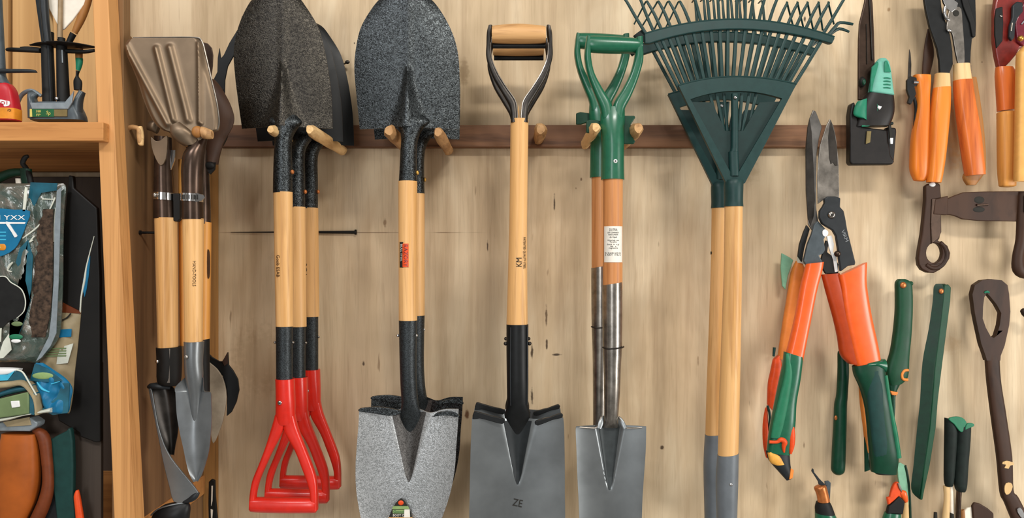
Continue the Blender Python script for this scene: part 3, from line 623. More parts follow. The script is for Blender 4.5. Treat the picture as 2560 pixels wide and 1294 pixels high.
def rake(d, label, dx, dy, first, socket_mat, handle_b):
    t = Tool('leaf_rake', label, 'rake', d, 1834, 1294, 'green leaf rakes hung one behind the other', dm=.20, dx=dx, dy=dy)
    up = arc_pts(1610, 2082, 1835, 51, 87, 95); lo = arc_pts(1622, 2076, 1835, 76, 112, 112)
    band = t.part('tine_band', 'rake_green', [t.plate(up+[(2082, 100)]+lo[::-1]+[(1610, 112)], 15, 4)], bevel=2.5)
    t.part('band_rib', 'rake_green', [t.tube([(x, y, 10, 2.2) for x, y in up], 1, 8)], band)
    i0 = arc_pts(1694, 1988, 1838, 193, 215, 212); i1 = arc_pts(1724, 1952, 1838, 229, 250, 248)
    # fan body: one plate with its opening
    outer = i0+[(1860, 458), (1852, 462), (1818, 462), (1812, 456)]
    hole = i1+[(1846, 428), (1841, 441), (1830, 441), (1824, 432)]
    body = t.part('fan_body', 'rake_green', [t.plate(outer, 13, 3, 1, [hole])], bevel=2)
    t.part('body_rib', 'rake_green', [t.tube([(x, y, 9, 2) for x, y in i0], 1, 8)], body)
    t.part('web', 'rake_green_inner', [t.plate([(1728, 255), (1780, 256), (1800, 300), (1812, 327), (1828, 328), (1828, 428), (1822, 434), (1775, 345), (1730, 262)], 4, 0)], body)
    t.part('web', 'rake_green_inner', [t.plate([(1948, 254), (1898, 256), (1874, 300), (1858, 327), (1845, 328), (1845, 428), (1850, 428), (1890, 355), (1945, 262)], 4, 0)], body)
    for xa, xb in ((1776, 1800), (1793, 1812), (1812, 1820), (1857, 1849), (1876, 1858), (1893, 1872)): t.part('inner_rib', 'rake_green', [t.loft([(xa-5, 232, xa+4, 232, 3, -6), (xb-4, 326, xb+4, 326, 3, -6)], 1, 10)], body)
    t.part('spine', 'rake_green', [t.loft([(1826, 236, 1843, 236, 8, 6), (1826, 370, 1843, 370, 9, 6), (1820, 380, 1844, 380, 10, 4), (1822, 440, 1846, 440, 12, 3)], 2, 18, 2.6)], body)
    t.part('rivet', 'chrome', [t.ball(1833.5, 247, 5, 15)], body)
    for i, (a, b) in enumerate(zip(TB, TI)):
        (x0, y0), (x1, y1) = ZX(a), ZX(b)
        if not first: x0 = 1280+(x0-1280)*1.0647-3; x1 = 1280+(x1-1280)*1.0647-3
        pts = [(x1, y1+6, 2, 4.6), ((x0+x1)/2, (y0+y1)/2, 3, 4.6), (x0, y0-8, 3, 4.8)]
        pr = [t.tube(pts, 2, 8, .55)]
        ba, top, far, hook = TU[i]; X0, Y0 = ZX(ba); X1, Y1 = ZX(top)
        if not first: X0 = 1280+(X0-1280)*1.0647-8; X1 = X0-6
        if not first and i > 18: continue
        if first or 5 < i < 15:
            if far:
                X2, Y2 = ZX(far); X2 = X2 if first else X1-3; bow = -6 if i < 3 else (6 if i > 18 else 0)
                pr.append(t.tube([(X0, Y0+6, 3, 4.2), ((X0+X1)/2+bow*.4, (Y0+Y1)/2-bow*0, 5, 4), (X1, Y1, 7, 3.6), (X2, Y2, 4, 3), (X2, Y2-4, -26, 2.5)], 4, 8, .6))
            else:
                X2, Y2 = ZX(hook); pr.append(t.tube([(X0, Y0+6, 3, 4.2), ((X0*.5+X1*.5), (Y0+Y1)/2, 4, 3.9), (X1+(3 if i < 9 else -3), Y1+6, 3, 3.4), (X1, Y1, -3, 3), (X1+(-5 if i < 9 else 5), Y1+8, -11, 2.8), (X2, Y2, -24, 2.6)], 4, 8, .6))
        t.part('tine', 'rake_green', pr)
    t.part('end_clip', 'rake_green', [t.tube([(2066, 92, 4, 4), (2085, 70, 5, 4.5), (2098, 58, 5, 4), (2130, 62, 5, 3.5)], 3, 8), t.tube([(2078, 84, -6, 4), (2100, 70, -6, 4), (2126, 77, -8, 3)], 3, 8)], band)
    t.part('end_clip', 'grip_black', [t.loft([(1584, 88, 1606, 72, 6, -8), (1592, 100, 1618, 78, 8, -8), (1600, 112, 1632, 86, 6, -4)], 3, 14)], band)
    t.part('socket', 'rake_green', [t.loft([(1813, 450, 1858, 450, 20), (1810, 462, 1858, 462, 23), (1811, 500, 1857, 500, 23), (1810, 516, 1858, 516, 24)], 4, 32)], bevel=0)
    t.part('shaft', 'ash_wood', [t.loft([(1812, 514, 1856, 514, 22), (1809, 700, 1854, 700, 22.5), (1799, 980, 1849, 980, 24), (1795, handle_b, 1845, handle_b, 24)], 3, 32)])
    f = t.part('lower_ferrule', socket_mat, [t.loft([(1794, handle_b-3, 1846, handle_b-10, 25), (1790, 1200, 1845, 1200, 26), (1792, 1294, 1842, 1294, 25), (1793, 1345, 1841, 1345, 24)], 3, 32)])
    t.part('screw', 'chrome', [t.ball(1820, 1203, 4, 26, 4, 2)], f)
    return t
rake(.20, 'dark green fan leaf rake in front with pale wooden shaft and hooked tines', 0, 0, True, 'ferrule_grey', 1140)
rake(.09, 'dark green leaf rake hanging behind the other rake, its shaft further left', .0, .004, False, 'ferrule_grey', 1122)
t = Tool('iron_hook', 'thin dark hook beside the sockets of the green rakes', 'hook', .06, 1782, 480, solo=True)
t.part('iron_hook', 'blued_steel', [t.tube([(1786, 448, 6, 4), (1780, 462, 6, 4), (1784, 475, 4, 3.5), (1783, 495, 2, 3), (1782, 520, 0, 2.5)], 4, 8)])
# ---------------------------------------------------------------- bundle of tools beside the shelving unit
t = Tool('scraper_shovel', 'ribbed flat steel scraper with a wooden shaft and a trowel blade at its lower end', 'shovel', .475, 485, 1200)
def sc_off(u, tt, x, y):
    o = -8*sstep(.86, 1, abs(u))-10*(1-sstep(0, .1, tt))+6*gau(y-330, 30)*gau(x-462, 26)
    for (xa, ya, xb, yb, r) in ((316, 116, 420, 310, 7), (392, 122, 436, 300, 7), (426, 120, 472, 300, 8), (499, 108, 501, 306, 6)):
        L = math.hypot(xb-xa, yb-ya); k = ((x-xa)*(xb-xa)+(y-ya)*(yb-ya))/L/L; k2 = max(0, min(1, k)); dx_, dy_ = x-(xa+(xb-xa)*k2), y-(ya+(yb-ya)*k2)
        o += 9*gau(math.hypot(dx_, dy_), r)
    return o
sb = t.part('blade', 'warm_steel', [t.sheet([(92, 332, 486), (94, 322, 494), (100, 314, 501), (112, 309, 507), (135, 313, 512), (165, 326, 518), (200, 340, 527), (250, 356, 539), (290, 373, 545), (312, 388, 546), (324, 404, 543), (330, 420, 530), (345, 434, 512), (356, 448, 496), (361, 462, 482)], sc_off, 90, 90, 3)])
t.part('rolled_edge', 'steel', [t.tube([(330, 93, -6, 2), (400, 92, -6, 2), (484, 92, -6, 2), (502, 101, -6, 2), (512, 135, -6, 2), (526, 195, -6, 2), (539, 250, -6, 2), (545, 290, -6, 2), (545, 312, -6, 2.3), (541, 323, -6, 2)], 5, 8)], sb)
t.part('neck', 'warm_steel', [t.loft([(428, 318, 452, 306, 8, 6), (432, 338, 474, 322, 14, 8), (446, 356, 492, 342, 13, 2), (462, 366, 500, 360, 16, -6)], 4, 24)])
t.part('socket', 'bronze_steel', [t.loft([(470, 362, 514, 346, 16, -10), (458, 385, 510, 376, 24, -4), (455, 420, 508, 420, 26), (456, 480, 506, 480, 25), (456, 548, 508, 548, 26)], 5, 32)])
c = t.part('hose_clamp', 'chrome', [t.loft([(454, 483, 508, 486, 28), (454, 502, 508, 505, 28)], 1, 28), t.plate([(500, 484), (518, 489), (522, 495), (512, 504), (498, 506)], 3, 22)], label='silver band round the socket')
t.part('clamp_slots', 'ink', [t.plate([(466+i*6, 488), (468+i*6, 488), (468+i*6, 500), (466+i*6, 500)], 2, 28.2-abs(i-3)*.9) for i in range(7)], c)
shaft(t, 'shaft', 'ash_wood', 458, 508, 546, 463, 505, 858)
t.part('shaft_writing', 'ink_brown', [t.text('HAND-TOOLS', 494, 683, 10, 90, .3, (484, 23), .4, 62)])
tr = t.part('trowel_socket', 'trowel_steel', [t.loft([(461, 853, 509, 853, 25), (462, 900, 506, 900, 23), (463, 945, 506, 945, 20, -3), (468, 990, 500, 990, 12, -8), (476, 1060, 490, 1060, 5, -10)], 4, 28)])
t.part('screw', 'steel', [t.ball(476, 889, 5, 25, 5, 2)], tr)
t.part('trowel_blade', 'trowel_steel', [t.sheet([(944, 462, 508), (958, 448, 509), (968, 441, 510), (977, 441, 514), (979, 442, 529), (1000, 443, 531), (1040, 446, 532), (1080, 453, 530), (1120, 462, 526), (1150, 468, 519), (1180, 476, 509), (1202, 487, 497)],
    lambda u, tt, x, y: 8*abs(u)**2-18*gau(x-486, 10+14*(1-tt))*(1-sstep(.1, .8, tt)), 50, 60, 3)])
t = Tool('trowel_shovel', 'tool with a silver banded bronze socket and thick pale shaft, closest to the shelving post', 'shovel', .41, 412, 1230)
t.part('socket', 'bronze_steel', [t.loft([(386, 340, 428, 344, 18), (387, 400, 430, 400, 22), (386, 450, 432, 450, 24), (385, 546, 438, 546, 26)], 4, 30)])
t.part('folded_lip', 'warm_steel', [t.loft([(372, 326, 380, 304, 8, 10), (384, 330, 398, 304, 12, 12), (396, 336, 404, 312, 8, 8)], 4, 18), t.plate([(388, 346), (396, 352), (402, 356), (412, 354), (428, 342), (430, 360), (426, 400), (413, 418), (400, 400), (390, 372)], 5, 22, 2)], None, 1.5)
c = t.part('hose_clamp', 'chrome', [t.loft([(384, 481, 436, 483, 27.5), (384, 499, 436, 501, 27.5)], 1, 28)], label='silver band round the socket')
t.part('clamp_screw', 'steel', [t.ball(399, 490, 6, 27, 6, 3), t.ball(408, 490, 3, 26, 6, 4)], c)
t.part('side_bolt', 'dull_black', [t.plate([(437, 484), (454, 484), (454, 548), (448, 555), (438, 552)], 16, 4)], None, 2)
t.part('bright_strip', 'chrome', [t.plate([(427, 376), (440, 376), (439, 400), (430, 425), (427, 410)], 4, 4)])
shaft(t, 'shaft', 'ash_wood', 388, 441, 544, 396, 444, 872)
f = t.part('collar', 'dull_black', [t.loft([(392, 868, 452, 866, 28), (394, 905, 453, 905, 28), (395, 952, 450, 956, 26), (410, 962, 440, 964, 14)], 3, 30)])
t.part('screw', 'chrome', [t.ball(404, 900, 5, 24, 5, 3)], f)
t.part('bright_strip', 'worn_steel', [t.plate([(430, 868), (437, 868), (435, 900), (436, 952), (429, 952), (428, 900)], 3, 24)], f)
cb = t.part('curved_blade', 'blued_steel', [t.sheet([(958, 374, 405), (966, 376, 430), (985, 384, 440), (1030, 391, 446), (1080, 400, 444), (1113, 408, 438), (1140, 414, 434)], lambda u, tt, x, y: -16*(1-u*u), 36, 40, 3)])
t.part('blade_edge', 'spade_grey', [t.plate([(374, 962), (384, 972), (391, 1010), (400, 1060), (414, 1105), (432, 1140), (455, 1170), (480, 1200), (498, 1224), (496, 1232), (462, 1252), (438, 1250), (428, 1215), (414, 1160), (402, 1100), (388, 1030)], 5, 8, 2)], cb, 1.5)
t.part('blade_rim', 'charcoal', [t.tube([(374, 966, 4, 5), (385, 962, 10, 7), (405, 964, 12, 7), (428, 968, 6, 4)], 4, 12)], cb)
t.part('blade_tip', 'charcoal', [t.tube([(456, 1252, 6, 3), (474, 1248, 8, 6), (490, 1238, 8, 8), (499, 1228, 6, 4)], 4, 12)], cb)
t = Tool('black_scoop', 'rounded black metal scoop under the curved blades near the shelving post', 'scoop', .41, 430, 1290)
t.part('bowl', 'painted_black', [t.loft([(376, 1310, 470, 1330, 20), (382, 1286, 474, 1290, 24), (396, 1270, 476, 1270, 20), (412, 1260, 472, 1256, 12), (430, 1256, 462, 1252, 4)], 5, 28)])
t.part('rim', 'spade_grey', [t.tube([(382, 1284, 10, 2), (400, 1268, 14, 2), (430, 1258, 14, 2), (468, 1253, 6, 2)], 4, 8)])
t = Tool('hanging_shovel', 'dark shovel hanging behind the ribbed steel scraper, its rounded blade edge showing', 'shovel', .30, 516, 1100)
t.part('shaft', 'amber_wood', [t.loft([(494, 550, 528, 556, 17), (494, 700, 526, 700, 17), (494, 850, 524, 846, 17)], 2, 24)])
t.part('knot_mark', 'ink_brown', [t.plate([(523, 630), (526, 624), (529, 640), (529, 680), (526, 696), (523, 680)], 3, 11, 2)])
t.part('socket', 'bronze_steel', [t.loft([(494, 380, 520, 376, 14), (492, 430, 522, 430, 16), (490, 500, 525, 500, 18), (490, 558, 526, 560, 19)], 4, 24)])
t.part('lower_socket', 'dull_black', [t.loft([(494, 842, 523, 840, 17), (494, 900, 523, 900, 17), (496, 980, 524, 980, 14)], 2, 24)])
t.part('blade', 'iron_brown', [t.sheet([(196, 500, 532), (210, 496, 544), (232, 494, 558), (262, 494, 573), (290, 496, 581), (312, 498, 578), (332, 500, 568), (352, 502, 556), (385, 505, 546), (410, 508, 541)], lambda u, tt, x, y: 6-16*u*u, 40, 50, 3)])
t.part('socket_hole', 'dull_black', [t.ball(526, 414, 14, 4, 10, 8), t.plate([(512, 410), (540, 406), (538, 424), (527, 436), (520, 428)], 6, 2)])
t = Tool('steel_scraper', 'second steel scraper, only its rounded corner showing behind the ribbed one', 'shovel', .40, 515, 300)
t.part('blade', 'bronze_steel', [t.plate([(440, 104), (505, 105), (520, 109), (530, 120), (533, 138), (532, 165), (527, 200), (520, 240), (505, 300), (470, 340), (430, 250)], 4, 0, 1)], bevel=1)
t.part('neck', 'bronze_steel', [t.loft([(462, 330, 490, 330, 5), (466, 370, 490, 370, 10), (468, 400, 492, 400, 12)], 3, 18)])
t.part('shaft', 'amber_wood', [t.loft([(436, 396, 468, 396, 14, -24), (437, 560, 466, 560, 14, -24), (440, 866, 464, 866, 13, -24)], 2, 20)])
t = Tool('hay_sickle', 'black crescent shaped blade behind the pointed blade of the red handled shovels', 'sickle', .16, 560, 300)
t.part('blade', 'painted_black', [t.plate([(606, 40), (596, 72), (574, 108), (560, 138), (553, 146), (549, 120), (545, 145), (544, 180), (536, 196), (530, 214), (552, 228), (562, 240), (563, 200), (570, 166), (590, 130), (620, 100), (640, 50)], 5, 0, 1)], bevel=1)
t.part('tang', 'blued_steel', [t.loft([(534, 205, 562, 225, 6), (530, 260, 560, 260, 7), (548, 330, 572, 330, 7), (536, 372, 552, 376, 6), (520, 410, 530, 412, 4)], 4, 16)])
t = Tool('curved_blade_tool', 'dull grey crescent blade with a black hooked one behind it, low behind the trowel', 'hand tool', .22, 540, 1050)
t.part('crescent_blade', 'dull_steel', [t.plate([(510, 890), (528, 906), (545, 920), (560, 944), (568, 975), (568, 1005), (560, 1050), (548, 1084), (536, 1106), (530, 1080), (528, 1020), (520, 950)], 5, 6, 2)], bevel=1)
t.part('black_blade', 'painted_black', [t.plate([(515, 878), (530, 893), (548, 903), (558, 903), (563, 893), (569, 880), (571, 912), (582, 926), (594, 948), (597, 975), (590, 1005), (578, 1030), (566, 1040), (567, 990), (556, 940), (535, 915), (512, 900)], 6, -4, 1)], bevel=1)
t.part('worn_tip', 'iron_brown', [t.plate([(556, 903), (562, 893), (569, 880), (570, 908), (562, 914)], 8, -2)])

t = Tool('scuffed_strip', 'narrow black strip with worn white streaks standing upright below the crescent blade', 'strip', .10, 532, 1290)
t.part('strip', 'rubber_black', [t.plate([(523, 1203), (530, 1196), (538, 1200), (539, 1240), (545, 1300), (546, 1330), (524, 1330), (522, 1260)], 8, 0, 1)], bevel=1.5)
t.part('worn_streak', 'cream_plastic', [t.plate([(531, 1212), (534, 1212), (533, 1250), (530, 1262)], 2, 5), t.plate([(529, 1270), (534, 1272), (532, 1300), (530, 1300)], 2, 5)])
# glassy hook and peg on the side panel, wooden peg through the scraper neck
def side_peg():
    p = Tool('wall_peg', 'pale bent peg with a clear cap sticking out beside the shelving post', 'peg', .44, 340, 330)
    p.part('stem', 'peg_wood', [p.tube([(318, 322, 0, 6), (332, 318, 4, 6), (348, 322, 6, 6), (352, 330, 6, 7), (353, 348, 6, 7), (354, 362, 4, 5)], 5, 12)])
    p.part('cap', 'steel', [p.loft([(300, 322, 302, 330, 4), (306, 320, 308, 334, 6), (314, 320, 316, 334, 5)], 3, 12)])
    p.part('pale_tip', 'peg_wood_light', [p.loft([(345, 322, 358, 318, 7, 4), (344, 340, 362, 340, 8, 4), (347, 360, 361, 362, 6, 4)], 3, 14, rnd=4)])
    q = Tool('wall_peg', 'round ended brown wooden peg holding the neck of the ribbed steel scraper', 'peg', .49, 505, 335)
    q.part('stem', 'peg_wood', [q.loft([(505, 316, 507, 346, 14), (518, 320, 519, 348, 13), (531, 326, 531, 347, 10)], 3, 16)])
    q.part('dark_end', 'brown_wood', [q.ball(495, 330, 14, 4, 15, 12)])
side_peg()

# ---------------------------------------------------------------- things on the upper shelf
SH = 305-1
t = Tool('red_base_tool', 'red and orange box shaped tool base with a grey tube, standing on the pine shelf', 'garden tool', .49, 10, 303)
h = t.part('housing', 'red_shade', [t.loft([(-60, 302, 47, 302, 22), (-60, 272, 46, 272, 22), (-55, 232, 38, 230, 20), (-48, 213, 30, 214, 16), (-46, 208, 24, 209, 13)], 3, 28, 5)])
t.part('label', 'orange_label', [t.loft([(-61, 300, 47.5, 300, 23), (-61, 273, 47, 273, 23)], 1, 28, 5)], h)
t.part('label_writing', 'ink_brown', [t.text('AN ALTE VOI', 22, 280, 9, 0, 21.5, None, .4, 40), t.text('BIO', 16, 291, 12, 0, 21.5, None, .4, 28)], h)
t.part('emblem', 'white_glass', [t.plate([(8, 257), (16, 253), (30, 256), (38, 258), (36, 268), (20, 270), (8, 266)], 2, 20.5, 2)], h)
t.part('emblem_writing', 'red_shade', [t.text('SO1', 22, 262, 12, 0, 22, None, .4, 24)], h)
t.part('tube', 'slate_plastic', [t.loft([(-20, -60, 2, -60, 11), (-18, 0, 4, 0, 12), (-14, 160, 12, 160, 13), (-22, 190, 14, 190, 15), (-36, 210, 26, 210, 18)], 3, 24)])
t.part('arm', 'charcoal', [t.loft([(-40, 173, -40, 188, 8, 12), (20, 175, 20, 186, 7, 12), (80, 176, 80, 185, 5, 12), (96, 178, 101, 185, 3, 12)], 3, 16)])
t = Tool('tool_stand', 'black two tube tool stand with a grey tray and green label on the pine shelf', 'stand', .455, 150, 303)
tray = t.part('tray', 'slate_plastic', [t.loft([(84, 302, 212, 302, 26), (86, 290, 210, 290, 26), (92, 268, 200, 268, 25), (100, 258, 190, 258, 22)], 2, 30, 5),
    t.loft([(80, 298, 98, 298, 18, 6), (78, 260, 96, 262, 16, 6), (76, 232, 92, 246, 12, 4), (84, 226, 100, 238, 8, 2)], 4, 20, 3), t.loft([(186, 298, 208, 298, 16, 6), (190, 255, 206, 258, 14, 4), (200, 225, 212, 232, 8, 0)], 4, 20, 3)])
t.part('tray_front', 'slate_light', [t.plate([(97, 262), (178, 262), (182, 256), (196, 240), (200, 232), (196, 262), (186, 278), (97, 278), (92, 262)], 5, 26)], tray, 2)
t.part('handle_loop', 'slate_light', [t.tube([(46, 256, 0, 4), (54, 240, 2, 5), (68, 230, 4, 5), (84, 228, 4, 5), (104, 240, 0, 4)], 5, 12)], tray)
lb = t.part('label', 'label_green', [t.plate([(93, 278), (152, 278), (152, 297), (93, 297)], 2, 27.5)], tray)
t.part('label_patch', 'olive_plastic', [t.plate([(152, 279), (184, 279), (184, 296), (152, 296)], 2, 27.2)], tray)
t.part('label_writing', 'label_yellow', [t.text('388', 114, 284, 9, 0, 29, None, .4, 12), t.text('FP', 114, 293, 9, 0, 29, None, .4, 10), t.text('Sp', 139, 288, 13, 10, 29, None, .4, 11), t.plate([(93, 278), (98, 278), (99, 297), (93, 297)], 1, 29)], lb)
t.part('tube', 'rubber_black', [t.loft([(104, 115, 132, 115, 14), (108, 258, 138, 258, 15)], 1, 24)])
t.part('tube', 'rubber_black', [t.loft([(142, 112, 166, 112, 13), (144, 258, 174, 258, 15)], 1, 24)])
t.part('tube_rib', 'charcoal', [t.loft([(126, 118, 131, 118, 4, 12), (132, 256, 138, 256, 4, 12)], 1, 10)])
t.part('seam_strip', 'slate_light', [t.loft([(161, 128, 164, 128, 2, 12), (162, 160, 165, 160, 2, 12)], 1, 8)])
t.part('knob', 'chrome', [t.ball(153, 250, 5, 18)])
ring = t.part('ring_plate', 'rubber_black', [t.loft([(75, 111, 75, 114, 3), (110, 108, 110, 116, 22), (160, 108, 160, 117, 34), (205, 111, 205, 118, 24), (236, 115, 236, 120, 6)], 4, 24)])
t.part('arm', 'rubber_black', [t.loft([(20, 123, 20, 129, 4, 6), (34, 120, 34, 131, 6, 6), (104, 124, 104, 134, 6, 6)], 3, 14)], ring)
t.part('arm', 'rubber_black', [t.loft([(52, 117, 52, 124, 4, 0), (70, 116, 70, 128, 6, 0), (104, 119, 104, 130, 6, 0)], 3, 14)], ring)
t.part('arm', 'rubber_black', [t.loft([(166, 122, 166, 133, 6, 0), (210, 124, 210, 134, 6, 0), (236, 122, 236, 130, 4, 0)], 3, 14)], ring)
t = Tool('folding_pruner', 'long slim black handle rising out of the tool stand', 'garden tool', .47, 110, 120)
t.part('handle', 'charcoal', [t.loft([(88, -60, 112, -60, 10), (90, -10, 118, -10, 10), (98, 50, 122, 50, 10), (106, 108, 128, 108, 9)], 3, 18, 3)])
t.part('groove', 'ink', [t.loft([(98, -60, 101, -60, 2, 10), (109, 60, 112, 60, 2, 10), (113, 106, 116, 106, 2, 9)], 2, 8)])
t = Tool('paddle_blade', 'cream paddle shaped blade with a grey brown handle in the tool stand', 'paddle', .46, 152, 110)
t.part('blade', 'cream_plastic', [t.plate([(118, -70), (216, -70), (214, -10), (208, 10), (180, 48), (160, 70), (150, 76), (144, 66), (130, 40), (120, 20), (117, -20)], 5, -6, 1)], bevel=2)
t.part('handle', 'tan_plastic', [t.loft([(148, -60, 159, -60, 5, 3), (147, 40, 158, 40, 6, 3), (145, 100, 158, 100, 7, 3)], 2, 16)])
t.part('collar', 'rubber_black', [t.loft([(147, 96, 164, 96, 9, 3), (147, 112, 165, 112, 9, 3)], 1, 18)])
t = Tool('tan_blade', 'small tan blade in a black collar beside the slim black handle', 'hand tool', .445, 125, 110)
t.part('blade', 'cream_wood', [t.loft([(120, -20, 126, -20, 3), (121, 30, 131, 30, 5), (122, 84, 134, 84, 6)], 3, 16)])
t.part('collar', 'rubber_black', [t.loft([(122, 81, 134, 81, 8), (123, 112, 134, 112, 8)], 1, 18)])
t = Tool('wooden_brush', 'olive wooden handle leaning right out of the tool stand', 'brush', .45, 175, 110)
t.part('handle', 'olive_wood' if 'olive_wood' in MATS else 'brown_wood', [t.loft([(214, -60, 236, -50, 8), (212, -10, 230, -2, 9), (196, 36, 214, 46, 9), (180, 78, 192, 86, 7)], 4, 18)])
t.part('collar', 'rubber_black', [t.loft([(177, 80, 190, 88, 8), (166, 104, 178, 110, 7)], 1, 18)])
t = Tool('teal_brush', 'small teal and black brush hanging from the ring of the tool stand', 'brush', .44, 196, 220)
t.part('ferrule', 'brown_wood', [t.loft([(188, 120, 207, 120, 7), (189, 146, 206, 146, 7)], 1, 18)])
t.part('teal_cap', 'teal_mid', [t.loft([(189, 146, 207, 146, 7), (190, 160, 206, 160, 7), (190, 174, 200, 178, 5)], 4, 18)])
t.part('handle', 'rubber_black', [t.loft([(190, 176, 199, 178, 5), (190, 190, 196, 190, 5), (184, 202, 205, 204, 6), (185, 225, 204, 225, 6)], 4, 18)])

# ---------------------------------------------------------------- things in the lower compartment
t = Tool('green_loop_handle', 'green plastic handle with a dark upright hook lying at the top of the bags', 'hand tool', .44, 40, 450)
t.part('handle', 'dark_green', [t.tube([(-40, 470, 0, 12), (-5, 446, 0, 12), (30, 432, 0, 11), (62, 430, 0, 9)], 5, 16, .8), t.loft([(52, 420, 78, 422, 9), (54, 445, 80, 448, 10), (58, 464, 88, 466, 9)], 3, 18, 3)])
t.part('hook', 'rubber_black', [t.tube([(72, 390, 2, 4), (64, 394, 2, 6), (58, 408, 2, 6), (66, 420, 2, 6), (76, 440, 4, 7), (80, 462, 4, 7)], 4, 12)])
t.part('pale_inside', 'cream_plastic', [t.loft([(38, 446, 52, 446, 3), (40, 466, 54, 466, 3)], 1, 12)])
t = Tool('black_board', 'tall black tool sheath leaning against the inside of the post', 'board', .435, 210, 1100)
t.part('board', 'board_black', [t.plate([(175, 438), (186, 440), (188, 470), (246, 520), (253, 700), (255, 1102), (243, 1104), (205, 1090), (202, 1080), (150, 1050), (130, 900)], 14, 0, 1)], bevel=3)
t.part('bright_edge', 'bag_white', [t.tube([(240, 590, 8, 1), (222, 660, 8, 1.8), (216, 700, 8, 3), (208, 740, 8, 2), (205, 780, 8, 2)], 4, 8)])
t.part('blue_glint_strip', 'bag_blue', [t.plate([(230, 640), (226, 690), (216, 742), (212, 700), (222, 668)], 3, 7, 2)])
def bag(o_pts, t, name, mat, th, o, **k): return t.part(name, mat, [t.plate(o_pts, th, o, 2)], bevel=th*.35, **k)
# puffy bag body
def pillow(t, rows, o, h, mat, name, parent=None, wr=2.5, nx=46, ny=70, seed=0):
    def off(u, tt, x, y):
        e = max(0, 1-abs(u)**2.6)*max(0, 1-abs(2*tt-1)**4)
        return o+h*e+wr*e*(noise.noise(Vector((x*.045, y*.02, seed)))*2+noise.noise(Vector((x*.02+y*.05, x*.05-y*.03, seed+9))))
    return t.part(name, mat, [t.sheet(rows, off, nx, ny, 3)], parent)
t = Tool('soil_bag', 'clear crinkled bag of potting soil with a round blue label, in the lower compartment', 'bag', .455, 60, 890)
bb = pillow(t, [(458, -40, 160), (470, -40, 168), (520, -40, 164), (600, -40, 161), (700, -40, 160), (800, -40, 156), (850, -40, 146), (890, -40, 112), (905, -40, 96)], 6, 24, 'bag_film', 'film', seed=2, wr=5)
pillow(t, [(524, 118, 148), (560, 112, 147), (620, 104, 147), (700, 100, 146), (780, 88, 140), (840, 76, 128)], 26, 4, 'peat', 'soil', bb, 3, 20, 40, 4)
def cap_plate(pts, o, mat, name, parent, sub=2, th=2): return t.part(name, mat, [t.plate(pts, th, o, sub)], parent)
hd = cap_plate([(92, 458), (158, 460), (156, 478), (118, 484), (100, 520), (88, 530), (86, 500)], 24, 'bag_teal', 'header_band', bb, 1)
lab = cap_plate([(-30, 532), (60, 526), (98, 530), (90, 560), (74, 600), (60, 622), (34, 638), (0, 644), (-30, 640)], 36, 'bag_blue', 'label', bb, 2)
t.part('label_writing', 'white_glass', [t.text('rM YXX', 42, 546, 17, 0, 37.5, None, .5, 88), t.plate([(-20, 556), (88, 557), (86, 561), (-20, 561)], 1, 37.5)], lab)
t.part('label_lines', 'bag_cyan', [t.plate([(0, 580+9*i), (40, 580+9*i), (40, 583+9*i), (0, 583+9*i)], 1, 37.5) for i in range(3)], lab)
t.part('label_pill', 'orange_label', [t.loft([(-12, 610, -12, 626, 2, 37.5), (34, 610, 34, 626, 2, 37.5)], 1, 16, rnd=6)], lab)
t.part('pill_writing', 'label_yellow', [t.text('8 3 B', 12, 618, 9, 0, 39.6, None, .4, 34)], lab)
cap_plate([(40, 560), (45, 556), (60, 578), (68, 590), (62, 594), (55, 582)], 38, 'white_glass', 'plume', bb, 2)
cap_plate([(86, 470), (92, 472), (90, 500), (86, 530), (80, 530), (83, 495)], 36, 'bag_white', 'seal_strip', bb, 1)
fl = cap_plate([(-30, 700), (10, 692), (38, 690), (52, 704), (72, 716), (82, 728), (88, 750), (84, 775), (64, 792), (44, 800), (34, 812), (8, 818), (-30, 812)], 36, 'rubber_black', 'dark_flower_shape', bb, 2)
t.part('flower_outline', 'bag_white', [t.tube([(-10, 697, 38, 1.4), (10, 692, 38, 1.4), (38, 690, 38, 1.4), (52, 704, 38, 1.4), (72, 716, 38, 1.4), (82, 728, 38, 1.4), (88, 750, 38, 1.4), (84, 775, 38, 1.2), (66, 792, 37, 1)], 4, 8)], fl)
t.part('flower_eye', 'white_glass', [t.tube([(-6, 752, 39, 2), (4, 756, 39, 2.5), (8, 768, 39, 2.5), (2, 776, 39, 2.5), (-6, 776, 39, 2)], 4, 8)], fl)
cap_plate([(46, 800), (86, 770), (98, 720), (102, 640), (90, 600), (70, 620), (60, 655), (84, 700), (96, 750), (80, 800), (66, 836), (44, 840)], 31, 'bag_teal', 'teal_panel', bb, 1)
t.part('green_oval', 'box_green', [t.ball(66, 806, 14, 36, 6, 2)], bb); t.part('green_oval', 'green_light', [t.ball(62, 838, 17, 34, 7, 2)], bb)
t.part('white_spot', 'white_glass', [t.ball(62, 848, 12, 34, 5, 2)], bb)
t.part('white_stripe', 'bag_white', [t.plate([(0, 815), (8, 815), (7, 850), (0, 855)], 2, 34), t.plate([(14, 816), (27, 816), (25, 850), (12, 850)], 2, 34), t.plate([(30, 850), (44, 830), (50, 870), (30, 890), (8, 892), (20, 880)], 2, 32)], bb)
t.part('white_corner', 'white_glass', [t.plate([(112, 828), (132, 805), (131, 828)], 2, 22)], bb)
